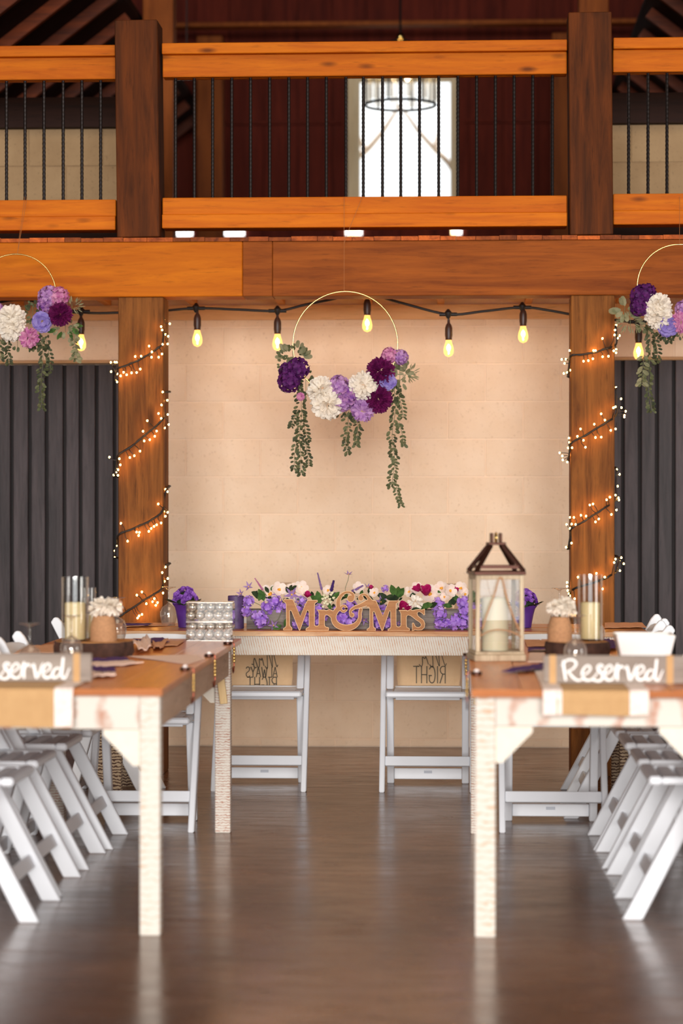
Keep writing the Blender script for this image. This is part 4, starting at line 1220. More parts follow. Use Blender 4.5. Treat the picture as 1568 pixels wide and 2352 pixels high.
for i, (px, py, r, dx) in enumerate([(622, 1366, 24, -.3), (640, 1355, 18, .3), (674, 1362, 24, .1), (690, 1352, 18, .4), (753, 1357, 14, 0), (822, 1352, 15, .2), (860, 1362, 13, -.2), (955, 1352, 15, .1), (940, 1360, 14, -.4), (986, 1366, 22, .2), (1014, 1352, 18, -.2), (1033, 1358, 16, .4), (1058, 1352, 17, -.1), (1067, 1366, 15, .3), (1020, 1372, 12, 0)]):
    Y = YPL + R_.uniform(0, .06); o = inst('orchid', orch[i % 2], pl); facing(o, lp(px, py, Y), (dx, -1, .35), R_.uniform(0, 6)); o.scale = [r / (ppm(Y) * .036)] * 3
    if cup0 is None: cup0 = obj('orchid_lip', flower_tulip(.010, 2, 5).ball((0, 0, .004), .004, 8, 5), 'yolk', o, smooth=True)
    else: inst('orchid_lip', cup0, o)
o = obj('rose', flower_peony(.037, 9, 40), 'pwhite', pl, smooth=True); facing(o, lp(953, 1384, YPL - .01), (.1, -1, .2))
for px, py, r, d in ((978, 1354, 26, (0, -.5, 1)), (962, 1349, 18, (-.6, -.5, 1)), (926, 1386, 24, (.2, -1, .3)), (908, 1378, 16, (-.4, -1, .5)), (705, 1364, 15, (.2, -.8, 1)), (1044, 1353, 13, (.5, -.4, 1)), (940, 1394, 12, (.6, -1, 0)), (852, 1348, 10, (0, -.6, 1))):
    Y = YPL + R_.uniform(0, .04); o = obj('magenta_bloom', flower_tulip(r / ppm(Y) * .8, int(px)), 'magenta', pl, smooth=True); facing(o, lp(px, py + r * .5, Y), d, R_.uniform(0, 6))
for px, py, tx, ty, s, k in ((600, 1364, -.6, 1, .8, 'leaf'), (590, 1366, -1, .5, .9, 'dark'), (597, 1372, .4, 1, .9, 'leaf'), (604, 1372, -.2, 1, .95, 'leaf'), (612, 1352, -.6, 1.2, .6, 'dark'), (625, 1350, .3, .8, .5, 'leaf'), (727, 1378, -.9, .5, 1.0, 'leaf'), (733, 1380, -.2, 1, 1.1, 'leaf'), (738, 1376, .8, .6, .8, 'leaf'),
                             (722, 1384, -1, .1, .8, 'dark'), (768, 1372, .8, .7, .9, 'leaf'), (762, 1374, -.5, .9, .8, 'dark'), (755, 1390, .3, -.8, .7, 'leaf'), (668, 1352, .5, .8, .7, 'dark'), (676, 1350, .9, .6, .6, 'dark'), (905, 1362, -.35, 1, 1.1, 'leaf'), (912, 1366, .1, 1, 1.15, 'leaf'), (916, 1366, .7, 1, 1.15, 'leaf'),
                             (884, 1372, -.9, .3, 1.0, 'dark'), (892, 1372, .9, -.2, 1.2, 'dark'), (870, 1384, .8, .1, 1.0, 'dark'), (975, 1392, 1, .1, 1.1, 'leaf'), (968, 1396, .4, -.8, .6, 'leaf'), (990, 1392, .8, .3, .9, 'dark'), (960, 1402, -1, .1, .9, 'dark'), (1035, 1384, .9, .5, .9, 'dark'), (1042, 1382, .1, 1, .9, 'dark'), (1050, 1376, -.8, .6, .8, 'leaf'), (1030, 1392, -1, .1, .8, 'leaf'),
                             (640, 1440, -.7, -.6, 1.1, 'leaf'), (660, 1425, -.5, -.9, .9, 'leaf'), (850, 1376, -.9, .3, .9, 'dark'), (826, 1374, .9, .3, .8, 'dark'), (795, 1368, -.3, .8, .6, 'leaf'), (830, 1366, .3, .7, .7, 'leaf'), (1080, 1370, .6, .8, 1.0, 'dark'), (1090, 1384, 1, .2, 1.0, 'leaf'), (1008, 1360, -.5, .9, .5, 'leaf')):
    Y = YPL + (R_.uniform(.0, .03) if py < 1400 else -.022); d = Vector((tx, R_.uniform(-.5, -.1), ty))
    inst('large_leaf', LEAF[k], pl, mat4=frame_to(d, (R_.uniform(-.4, .4), -1, .4), lp(px - tx * 8, py + ty * 8, Y), s * 1.15))
for (xa, ya, xb, yb, r, mt) in ((739, 1356, 729, 1316, 5, 'lav'), (760, 1360, 766, 1334, 7, 'lavd'), (806, 1360, 833, 1345, 6, 'lav'), (604, 1356, 585, 1328, 4.5, 'pink'), (914, 1375, 916, 1354, 7, 'lav'), (640, 1382, 610, 1372, 5, 'lavd'), (585, 1384, 560, 1372, 6, 'lav'), (1040, 1362, 1052, 1356, 5, 'lav'), (752, 1372, 770, 1362, 6, 'lavd')):
    Y = YPL + .03; A, B = lp(xa, ya, Y), lp(xb, yb, Y); mb = MB(); rr = r / ppm(Y); q = random.Random(xa)
    L = (B - A).length; d = (B - A).normalized(); u = d.orthogonal().normalized(); w = d.cross(u); n = int(L / .0028)
    for i in range(n):
        for k in range(5):
            a = 2.399 * (i * 5 + k); e_ = u * math.cos(a) + w * math.sin(a); c_ = A + d * L * i / n
            mb.petal(c_, e_ + d * .7, d, rr * (1 - .5 * i / n) * q.uniform(.8, 1.2), rr * .55, .2, .3, ((0, .5), (.6, 1), (1, .4)))
    o = obj('lavender_spike', mb, mt, pl, smooth=True)
    obj('stalk', MB().tube([A - d * .03, A + d * L * .9], .0012, 5), 'stem', o)
star = mesh_of('star_flower', flower_star(.026, 5, .36), 'lav', True)
yc = None
for px, py, r, d in ((800, 1320, 12, (.1, -.5, 1)), (571, 1348, 14, (-.2, -1, .5)), (670, 1366, 20, (0, -1, .2)), (628, 1437, 15, (0, -1, .3)), (628, 1450, 10, (0, -1, -.8)), (875, 1383, 17, (.1, -1, .2)), (844, 1350, 13, (.6, -.6, 1)), (553, 1364, 12, (-.6, -1, .5)), (648, 1396, 14, (.3, -1, .1)), (700, 1388, 12, (0, -1, .4)), (1030, 1352, 10, (0, -1, .6)), (836, 1424, 13, (0, -1, -.5)), (915, 1432, 9, (0, -1, 0)), (684, 1382, 13, (.2, -1, .3)), (567, 1392, 12, (-.4, -1, .1))):
    Y = YPL - .024 if py > 1400 else YPL + .012; o = inst('star_flower', star, pl); facing(o, lp(px, py, Y), d, R_.uniform(0, 6)); o.scale = [r / (ppm(Y) * .026)] * 3
    if yc is None: yc = obj('flower_centre', MB().ball((0, 0, .003), .003, 8, 5), 'yolk', o, smooth=True)
    else: inst('flower_centre', yc, o)
Y = YPL + .012
obj('flower_stalk', MB().tube(curve([lp(793, 1360, Y), lp(793, 1350, Y), lp(799, 1332, Y), lp(801, 1321, Y)]), .0011, 5), 'stem', pl)
obj('flower_stalk', MB().tube(curve([lp(655, 1385, YPL - .02), lp(640, 1420, YPL - .025), lp(628, 1436, YPL - .025), lp(628, 1450, YPL - .03)]), .0011, 5), 'stem', pl)
mb = MB(); q = random.Random(5); b0 = mesh_of('berry', MB().ball((0, 0, 0), .0062, 8, 6).ball((.003, -.002, .003), .0045, 7, 5).ball((-.003, -.002, .002), .0045, 7, 5), 'berry', True)
for px, py in ((744, 1368), (752, 1371), (760, 1366), (741, 1376), (747, 1374), (757, 1377), (763, 1362), (745, 1386), (752, 1388), (742, 1394), (759, 1384), (766, 1374), (748, 1382)):
    inst('berry', b0, pl, lp(px, py, YPL - .012))
for i in range(70):                              # small filler leaves between the blooms
    px, py = R_.uniform(572, 1112), R_.uniform(1362, 1408); d = Vector((R_.uniform(-1, 1), R_.uniform(-.8, .2), R_.uniform(-.3, 1)))
    inst('small_leaf', LEAF['dark' if i % 3 else 'leaf'], pl, mat4=frame_to(d, (0, -1, .5), lp(px, py, YPL + R_.uniform(.01, .06)), R_.uniform(.4, .75)))


# ---- purple pots with violets
def violet_pot(px, Y, ytop, ybot, wtop, label, seed, keep=None):
    f = ppm(Y); zb_ = at(px, ybot, Y).z; h = at(px, ytop, Y).z - zb_
    t = thing('violet_pot', label, 'flowerpot', (at(px, ybot, Y).x, Y, ZS), group='purple pots of violets')
    r = wtop / f / 2
    q = random.Random(seed); mb = MB(); n = 20; prof = [(.58, 0), (.66, .3), (.78, .62), (.9, .86), (1.08, 1.0), (1.0, .98), (.8, .8)]
    mb.lathe([(r * a, h * b) for a, b in prof], (0, 0, 0), n, True); mb.lathe([(.0001, 0), (r * .58, 0)], (0, 0, 0), n, True); mb.lathe([(r * .8, h * .8), (.0001, h * .82)], (0, 0, 0), n, True)
    mb.v = [(x * (1 + .05 * math.sin(7 * math.atan2(y, x)) * z / h), y * (1 + .05 * math.sin(7 * math.atan2(y, x)) * z / h), z + (.006 * math.sin(5 * math.atan2(y, x)) if z > .9 * h else 0)) for x, y, z in mb.v]
    obj('pot', mb, 'pot', t, smooth=.9)
    for k in range(11):
        a = 2 * PI * k / 11 + q.uniform(-.2, .2); d = Vector((math.cos(a), math.sin(a), q.uniform(-.1, .35)))
        inst('leaf', LEAF['dark'], t, mat4=frame_to(d, (0, 0, 1), Vector((math.cos(a), math.sin(a), 0)) * r * .7 + Vector((0, 0, h * .99)), q.uniform(1.0, 1.4)))
    v0 = None
    obj('leaf_mound', MB().ball((0, 0, h * 1.06), r * .82, 12, 8, 1.15), 'leaf_dark', t, smooth=True)
    for k in range(64):
        z = q.uniform(.05, 1); a = q.uniform(0, 2 * PI); rr = (1 - z * z) ** .5; nr = Vector((rr * math.cos(a), rr * math.sin(a), z))
        p = Vector((nr.x * r * .95, nr.y * r * .95, h * 1.08 + nr.z * r * 1.15))
        if v0 is None: o = v0 = obj('violet', flower_open(.0135, 5, 1.0, 3, .2, .35), 'violet', t, smooth=True)
        else: o = inst('violet', v0, t)
        facing(o, p, nr + Vector((0, -.5, 0)), q.uniform(0, 6))
    return t


violet_pot(425, 10.9, 1394, 1448, 54, 'purple pot of violets on the left of the head table, beside the clear box', 3)
violet_pot(1204, 10.95, 1394, 1444, 54, 'purple pot of violets half hidden behind the tall lantern', 8)

# ---- purple pillar candle
Y = 10.82; a, b = at(523, 1447, Y), at(560, 1368, Y); r = (b.x - a.x) / 2; h = b.z - ZS
t = thing('purple_candle', 'marbled purple pillar candle between the clear box and the planter', 'candle', ((a.x + b.x) / 2, Y, ZS))
obj('wax', MB().lathe([(r, 0), (r, h - .003), (r - .003, h), (r - .006, h - .006), (.0001, h - .008)], (0, 0, 0), 32), 'wax_purple', t, smooth=.6)
obj('wick', MB().tube([(0, 0, h - .01), (.001, 0, h + .004)], .001, 6), 'wick', t)

# ---- clear box of glass domes on the far end of the left table
Y = 9.84; a, b = at(427, 1473, Y), at(534, 1384, Y)
w, h, dpt = (b.x - a.x) / 2, b.z - ZS, .16
t = thing('clear_box', 'clear two-tier acrylic box full of pearly domes on the left table corner', 'box', ((a.x + b.x) / 2, Y, ZS)); t.rotation_euler = (0, 0, math.radians(2))
g = .003
for nm, z0, z1 in (('lower_tier', 0, h * .49), ('upper_tier', h * .50, h)):
    mb = MB().box(-w, w, 0, g, z0, z1).box(-w, w, dpt - g, dpt, z0, z1).box(-w, -w + g, g, dpt - g, z0, z1).box(w - g, w, g, dpt - g, z0, z1).box(-w + g, w - g, g, dpt - g, z0, z0 + g).box(-w + g, w - g, g, dpt - g, z1 - g, z1)
    o = obj(nm, mb, 'acrylic', t)
    obj('edge_strip', MB().box(-w, w, -.0008, -.0002, z0, z0 + .0016).box(-w, w, -.0008, -.0002, z1 - .0016, z1), 'bauble', o)
    d0 = None
    hh = (z1 - z0)
    for j in range(3):
        for i in range(2):
            for k in range(5):
                rr = .0185; px_ = -w + .021 + k * (2 * w - .042) / 4 + (.004 if i else -.003); pz = z0 + g + hh * (.26 if i == 0 else .70)
                if d0 is None: e_ = d0 = obj('dome', MB().ball((0, 0, 0), rr, 14, 9, .98), 'bauble', o, smooth=True)
                else: e_ = inst('dome', d0, o)
                e_.location = (px_, .026 + j * .05, pz); e_.rotation_euler = (R_.uniform(0, 3), R_.uniform(0, 3), 0)

# ---- hooks with beaded chains on the table edges
def bag_hook(disc_px, edge_x, z_chain, label, side):
    p = flat(disc_px[0], disc_px[1], ZS + .006)
    t = thing('bag_hook', label, 'hook', (p.x, p.y, ZS), group='copper bag hooks')
    obj('disc', MB().lathe([(.0155, 0), (.018, .002), (.018, .009), (.016, .011), (.0001, .0115)], (0, 0, 0), 24), 'bronze', t, smooth=.6)
    obj('gem', MB().lathe([(.0085, .0115), (.009, .014), (.005, .0185), (.0001, .019)], (0, 0, 0), 10), 'gem', t)
    ex = edge_x - p.x + side * .010
    mb = MB(); pts = [(side * .015, 0, .006), (ex * .8, -.003, .009), (ex, -.004, .002), (ex, -.004, -.012)]
    obj('arm', MB().tube(curve(pts, 4), .0022, 6), 'copper', t, smooth=True)
    l0 = None
    for k in range(5):
        if l0 is None: o = l0 = obj('link', MB().ball((0, 0, 0), .0062, 10, 7, 1.15), 'gold', t, smooth=True)
        else: o = inst('link', l0, t)
        o.location = (ex, -.004, -.016 - k * .0125)
    zc = -.016 - 5 * .0125
    obj('hook', MB().tube(curve([(ex, -.004, zc + .008), (ex, -.006, zc - .012), (ex, -.022, zc - .028), (ex, -.045, zc - .030), (ex, -.062, zc - .018), (ex, -.066, zc - .006)], 5), .0026, 7), 'copper', t, smooth=True)
    return t


bag_hook((425, 1536), TLX[1], 0, 'copper bag hook with beaded chain on the left table edge, nearest the camera', 1)
bag_hook((480, 1505), TLX[1], 0, 'copper bag hook with beaded chain on the left table edge, middle of three', 1)
bag_hook((523, 1477), TLX[1], 0, 'copper bag hook with beaded chain on the left table edge, below the clear box', 1)
bag_hook((1094, 1546), TRX[0], 0, 'copper bag hook on the right table edge, in front of the lantern', -1)
bag_hook((1074, 1503), TRX[0], 0, 'copper bag hook on the right table edge, beside the lantern base', -1)


# ---- centrepieces: log slice, glass cylinders with candles, jute jar with white hydrangea
def log_slice(px0, px1, Y, py_top, label):
    a, b = at(px0, 1500, Y), at(px1, 1500, Y); r = (b.x - a.x) / 2; h = .055
    t = thing('log_slice', label, 'log slice', ((a.x + b.x) / 2, Y, ZS), group='log slices')
    q = random.Random(int(px0)); n = 40; ph_ = [q.uniform(.93, 1.06) for _ in range(n)]; mb = MB()
    rows = []
    for zz, k in ((0, .97), (h * .3, 1.0), (h * .7, 1.0), (h * .96, .99)): rows.append([(r * k * ph_[i] * q.uniform(.98, 1.02) * math.cos(2 * PI * i / n), r * k * ph_[i] * math.sin(2 * PI * i / n), zz) for i in range(n)])
    vs = [p for r_ in rows for p in r_]; fs = [(i * n + k, i * n + (k + 1) % n, (i + 1) * n + (k + 1) % n, (i + 1) * n + k) for i in range(3) for k in range(n)] + [tuple(range(n - 1, -1, -1))]
    obj('bark', MB().add(vs, fs + [tuple(range(3 * n, 4 * n))]), 'bark', t, smooth=.7)
    obj('cut_face', MB().add([(x * .955, y * .955, h * .961) for x, y, z in rows[3]] + [(x * .955, y * .955, h) for x, y, z in rows[3]], [(i, (i + 1) % n, n + (i + 1) % n, n + i) for i in range(n)] + [tuple(range(n, 2 * n))]), 'slicewood', t)
    return ZS + h


def cylinder_candle(px0, px1, py_top, py_ctop, Y, z0, label, glabel, cw=.78):
    a, b = at(px0, 1400, Y), at(px1, 1400, Y); r = (b.x - a.x) / 2; cx = (a.x + b.x) / 2; h = at(px0, py_top, Y).z - z0
    t = thing('glass_cylinder', glabel, 'vase', (cx, Y, z0 + .0004), group='glass candle cylinders')
    obj('wall', MB().lathe([(r, 0), (r, h), (r - .0025, h), (r - .0025, .006), (.0001, .006)], (0, 0, 0), 40).lathe([(.0001, 0), (r, 0)], (0, 0, 0), 40, True), 'glass', t, smooth=.7)
    c = thing('pillar_candle', label, 'candle', (cx, Y, z0 + .0074), group='cream pillar candles')
    rc = r * cw; hc = at(px0, py_ctop, Y).z - z0 - .007
    obj('wax', MB().lathe([(rc, 0), (rc, hc - .004), (rc - .004, hc), (rc - .008, hc - .004), (.0001, hc - .006)], (0, 0, 0), 32), 'wax_cream', c, smooth=.6)
    obj('wick', MB().tube([(0, 0, hc - .008), (.001, 0, hc + .006)], .0011, 6), 'wick', c)


def jute_jar(px0, px1, py_t, Y, z0, label, flabel, blooms):
    a, b = at(px0, 1440, Y), at(px1, 1440, Y); r = (b.x - a.x) / 2; cx = (a.x + b.x) / 2; h = at(px0, py_t, Y).z - z0
    t = thing('jute_jar', label, 'jar', (cx, Y, z0 + .0004), group='jute-wrapped jars')
    prof = [(r * .93, 0)]; n = 22
    for k in range(n + 1):
        u = k / n; prof.append((r * (1.0 - .02 * (k % 2) - (.30 * max(0, u - .45) ** 1.5 * 2.2)), h * u))
    obj('jute_wrap', MB().lathe(prof, (0, 0, 0), 32), 'jute', t, smooth=True)
    fb = thing('white_hydrangea', flabel, 'flowers', (cx, Y, z0 + h + .001), group='white hydrangeas')
    obj('stem', MB().tube([(0, 0, -.0), (0, 0, .03)], .004, 6), 'stem', fb)
    for i, (fx, fy, fr) in enumerate(blooms):
        p = at(fx, fy, Y - .01 * i) - Vector(fb.location)
        o = obj('bloom', flower_dome(fr / ppm(Y) * 1.08, 130, .56, .30, i + 3, -.55, .36, .38, .1, .4), 'pwhite', fb, smooth=True); o.location = p


zs = log_slice(124, 302, 8.9, 1470, 'thick bark-edged log slice under the candle and jar, left table')
cylinder_candle(142, 203, 1325, 1384, 8.86, zs, 'cream pillar candle in the taller glass cylinder, left table', 'tall clear glass cylinder on the log slice, left table')
cylinder_candle(186, 220, 1350, 1410, 8.99, zs, 'slim cream candle behind the tall candle, left table', 'slimmer glass cylinder behind the tall one, left table', .8)
jute_jar(207, 269, 1414, 8.84, zs, 'brown jute-wrapped jar holding white flowers, left table', 'white hydrangea heads in the jute jar of the left table', [(228, 1399, 24), (258, 1397, 23), (240, 1394, 22)])
zs = log_slice(1252, 1398, 8.95, 1465, 'bark-edged log slice behind the complete Reserved sign')
cylinder_candle(1327, 1383, 1320, 1384, 8.98, zs, 'cream pillar candle in the glass cylinder, right table', 'clear glass candle cylinder on the log slice, right table', .80)
jute_jar(1256, 1314, 1417, 8.9, zs, 'brown jute-wrapped jar holding white flowers, right table', 'white hydrangea heads in the jute jar of the right table', [(1283, 1399, 22), (1298, 1392, 22), (1305, 1404, 18), (1272, 1398, 17)])

# ---- white square bowl on a white plate
Y = 8.5; c_ = at(1478, 1487, Y)
bp = thing('white_plate', 'round white serving plate under the square bowl, right table', 'plate', (c_.x, Y, ZS))
obj('body', MB().lathe([(.06, 0), (.075, .004), (.132, .018), (.134, .021), (.128, .020), (.07, .007), (.0001, .006)], (0, 0, 0), 48), 'china', bp, smooth=.6)
bw = thing('white_bowl', 'square white bowl with upright sides standing on the plate, right table', 'bowl', (c_.x, Y, ZS + .0072)); bw.rotation_euler = (0, 0, math.radians(0))
hb = at(1478, 1455, Y).z - ZS - .0072; wa, wb = .080, .103; q = .005
mb = MB(); lo_ = [(-wa, -wa, 0), (wa, -wa, 0), (wa, wa, 0), (-wa, wa, 0)]; hi_ = [(-wb, -wb, hb), (wb, -wb, hb), (wb, wb, hb), (-wb, wb, hb)]
hi2 = [(x * .93, y * .93, hb) for x, y, z in hi_]; lo2 = [(x * .9, y * .9, .006) for x, y, z in lo_]
mb.add(lo_ + hi_ + hi2 + lo2, [(0, 3, 2, 1), (12, 13, 14, 15)] + [(i + 4 * l, (i + 1) % 4 + 4 * l, (i + 1) % 4 + 4 * l + 4, i + 4 * l + 4) for l in range(3) for i in range(4)])
obj('body', mb, 'china', bw, bev=.004, fix=True)

# ---- napkins, place mats and runners lying on the tables
def cloth(name, quad, mat, label, cat, group=None, lift=0, seed=0, wave=.004, th=.0016, fold=None):
    """a cloth lying on the table: quad of pixel corners (near left, near right, far right, far left)"""
    z = ZS + lift; P4 = [flat(x, y, z) for x, y in quad]; c = sum(P4, Vector()) / 4; q = random.Random(seed); rows = []; n, m = 10, 7; pa, pb = q.uniform(0, 6), q.uniform(0, 6)
    for i in range(m + 1):
        v_ = i / m; row = []
        for k in range(n + 1):
            u = k / n; p = (P4[0] * (1 - u) + P4[1] * u) * (1 - v_) + (P4[3] * (1 - u) + P4[2] * u) * v_
            zz = wave * (1 + math.sin(5 * u + pa) * math.cos(4 * v_ + pb)) * .5 + wave * .5 * abs(math.sin(9 * (u + .6 * v_) + pb))
            row.append((p.x, p.y, z + zz))
        rows.append(row)
    o = obj(name, MB().sheet(rows, th), mat, loc=(c.x, c.y, z), smooth=.8)
    return tag(o, label, cat, group)


cloth('place_mat', [(432, 1527), (468, 1516), (448, 1505), (296, 1508)], 'blush', 'pale pink paper mat across the left table, behind the first hook', 'mat', 'mats and napkins', 0, 1, .001)
cloth('place_mat', [(30, 1502), (130, 1500), (128, 1482), (66, 1484)], 'peach', 'peach cloth near the left table\'s outer edge, beside the log slice', 'mat', 'mats and napkins', 0, 2, .003)
cloth('place_mat', [(318, 1488), (408, 1484), (424, 1473), (326, 1474)], 'peach', 'peach cloth before the clear box on the left table', 'mat', 'mats and napkins', 0, 3, .003)
cloth('napkin', [(206, 1525), (296, 1521), (292, 1515), (206, 1517)], 'purplecloth', 'purple napkin before the left log slice', 'napkin', 'mats and napkins', 0.0005, 4, .009)
cloth('napkin', [(206, 1548), (266, 1545), (262, 1536), (206, 1536)], 'purplecloth', 'purple napkin beside the cut-off Reserved sign', 'napkin', 'mats and napkins', 0.0005, 5, .008)
cloth('napkin', [(206, 1558), (266, 1556), (264, 1550), (206, 1550)], 'blush', 'folded white napkin beside the cut-off Reserved sign, nearest the camera', 'napkin', 'mats and napkins', 0.0005, 6, .008, .004)
cloth('napkin', [(206, 1536), (330, 1526), (300, 1522), (206, 1526)], 'blush', 'long blush napkin between the two purple ones, left table', 'napkin', 'mats and napkins', 0.0005, 7, .006, .004)
cloth('napkin', [(300, 1500), (346, 1500), (346, 1484), (318, 1480)], 'blush', 'crumpled blush napkin right of the left log slice', 'napkin', 'mats and napkins', 0.0005, 8, .03, .003)
cloth('napkin', [(352, 1494), (372, 1492), (386, 1476), (350, 1480)], 'peach', 'small folded peach napkin beside the crumpled one, left table', 'napkin', 'mats and napkins', 0.0025, 9, .012, .003)
cloth('napkin', [(322, 1478), (390, 1476), (374, 1469), (306, 1470)], 'purplecloth', 'purple napkin behind the crumpled blush one, left table', 'napkin', 'mats and napkins', 0.0045, 10, .006)
cloth('table_runner', [(286, 1441), (384, 1438), (400, 1432.5), (282, 1433)], 'peach', 'peach cloth strip on the left end of the head table', 'runner', 'strips on the head table', 0, 11, .004)
cloth('napkin', [(282, 1437), (340, 1437), (350, 1433), (282, 1433)], 'purplecloth', 'thin purple napkin lying on the peach strip, head table', 'napkin', 'mats and napkins', 0.0055, 12, .003)
cloth('place_mat', [(1212, 1522), (1250, 1522), (1250, 1500), (1216, 1500)], 'blush', 'pale paper mat between the lantern and the Reserved sign', 'mat', 'mats and napkins', 0, 13, .001)
cloth('napkin', [(1150, 1548), (1254, 1540), (1254, 1528), (1190, 1536)], 'purplecloth', 'pointed purple napkin in front of the lantern', 'napkin', 'mats and napkins', 0.0025, 14, .008)
cloth('napkin', [(1212, 1496), (1300, 1496), (1300, 1489), (1212, 1490)], 'purplecloth', 'purple napkin behind the right jute jar\'s log slice, by the lantern', 'napkin', 'mats and napkins', 0.0025, 15, .006)
cloth('place_mat', [(1210, 1486), (1300, 1486), (1296, 1472), (1204, 1472)], 'peach', 'peach cloth behind the lantern on the right table', 'mat', 'mats and napkins', 0, 16, .003)
cloth('napkin', [(1386, 1496), (1414, 1494), (1412, 1475), (1386, 1476)], 'purplecloth', 'purple napkin between the right candle and the bowl', 'napkin', 'mats and napkins', 0.0005, 17, .012)
cloth('table_runner', [(1388, 1443), (1484, 1443), (1474, 1432), (1388, 1432)], 'peach', 'peach cloth strip on the right end of the head table', 'runner', 'strips on the head table', 0, 18, .004)

# ---- tall lantern
YL = 8.62; a, b = at(1073, 1519, YL), at(1193, 1519, YL); hw = (b.x - a.x) / 2
sc_ = ppm(YL); ln = thing('lantern', 'tall pale wooden lantern with dark open roof and a big ivory candle inside', 'lantern', ((a.x + b.x) / 2 + .01, YL + hw, ZS), math.radians(9))
Z = lambda y: (1520 - y) / sc_
obj('base', MB().box(-hw, hw, -hw, hw, 0, Z(1505)), 'lantern', ln, bev=.003)
obj('base_step', MB().box(-hw + .004, hw - .004, -hw + .004, hw - .004, Z(1505) + .0002, Z(1498)), 'lantern', ln, bev=.003)
pw = .015; zt0, zt1 = Z(1498), Z(1322)
k0 = hw - .006
for sx in (-1, 1):
    for sy in (-1, 1):
        obj('corner_post', MB().box(sx * k0 - (pw if sx > 0 else 0), sx * k0 + (pw if sx < 0 else 0), sy * k0 - (pw if sy > 0 else 0), sy * k0 + (pw if sy < 0 else 0), zt0 + .0005, zt1), 'lantern', ln, bev=.002)
for s in (-1, 1):
    obj('head_rail', MB().box(-k0 + pw + .0003, k0 - pw - .0003, min(s * k0, s * (k0 - pw)), max(s * k0, s * (k0 - pw)), zt1 - .016, zt1), 'lantern', ln, bev=.002)
    obj('head_rail', MB().box(min(s * k0, s * (k0 - pw)), max(s * k0, s * (k0 - pw)), -k0 + pw + .0003, k0 - pw - .0003, zt1 - .016, zt1), 'lantern', ln, bev=.002)
    obj('glass_pane', MB().box(-k0 + pw, k0 - pw, s * (k0 - .008) - .001, s * (k0 - .008) + .001, zt0 + .001, zt1 - .0165), 'glass', ln)
    obj('glass_pane', MB().box(s * (k0 - .008) - .001, s * (k0 - .008) + .001, -k0 + pw, k0 - pw, zt0 + .001, zt1 - .0165), 'glass', ln)
# roof: a dark open frame rising to a small square
zr0, zr1, rt = zt1 + .0005, Z(1254), .022
for s in (-1, 1):
    obj('eave_bar', MB().box(-hw, hw, min(s * hw, s * (hw - .014)), max(s * hw, s * (hw - .014)), zr0, zr0 + .012), 'bronze', ln, bev=.002)
    obj('eave_bar', MB().box(min(s * hw, s * (hw - .014)), max(s * hw, s * (hw - .014)), -hw + .0145, hw - .0145, zr0, zr0 + .012), 'bronze', ln, bev=.002)
    obj('inner_bar', MB().bar((-hw * .77, s * hw * .77, zr0 + .027), (hw * .77, s * hw * .77, zr0 + .027), .012, .010, (0, 1, 0)), 'bronze', ln)
    obj('inner_bar', MB().bar((s * hw * .77, -hw * .77, zr0 + .027), (s * hw * .77, hw * .77, zr0 + .027), .012, .010, (1, 0, 0)), 'bronze', ln)
    for s2 in (-1, 1):
        obj('hip_bar', MB().bar((s * (hw - .007), s2 * (hw - .007), zr0 + .012), (s * rt, s2 * rt, zr1), .013, .013, (s, -s2, 0)), 'bronze', ln)
obj('top_plate', MB().box(-rt - .010, rt + .010, -rt - .010, rt + .010, zr1 + .0005, zr1 + .010), 'bronze', ln, bev=.002)
for s in (-1, 1): obj('loop', MB().box(s * .016 - .004, s * .016 + .004, -.02, .02, zr1 + .0105, Z(1226)), 'bronze', ln, bev=.002)
obj('carry_ring', MB().ring((0, 0, zr1 + .026), .018, .0032, 24, 8, 'X'), 'gold', ln, smooth=True)
obj('rope_handle', MB().tube(curve([(-.066, -hw - .004, Z(1446)), (-.045, -hw - .004, Z(1404)), (-.022, -hw - .004, Z(1366)), (-.008, -hw - .004, Z(1334)), (.0, -hw - .004, Z(1328)), (.008, -hw - .004, Z(1334)), (.022, -hw - .004, Z(1372)), (.05, -hw - .004, Z(1424)), (.07, -hw - .004, Z(1450))]), .0028, 7), 'jute', ln, smooth=True)
obj('rope_handle', MB().tube(curve([(-.072, -hw - .004, Z(1461)), (-.04, -hw - .004, Z(1450)), (0, -hw - .004, Z(1447)), (.04, -hw - .004, Z(1452)), (.074, -hw - .004, Z(1464))]), .0022, 7), 'jute', ln, smooth=True)
cn = thing('ivory_candle', 'big ivory pillar candle standing inside the lantern', 'candle', (ln.location.x - .004, YL + hw, ZS + zt0 + .001))
rc = 31 / sc_; hc = Z(1376) - zt0
obj('wax', MB().lathe([(rc, 0), (rc, hc - .006), (rc - .005, hc), (rc - .012, hc - .008), (.0001, hc - .012)], (0, 0, 0), 40), 'wax', cn, smooth=.6)
obj('wick', MB().tube([(0, 0, hc - .014), (.001, 0, hc + .004)], .0012, 6), 'wick', cn)


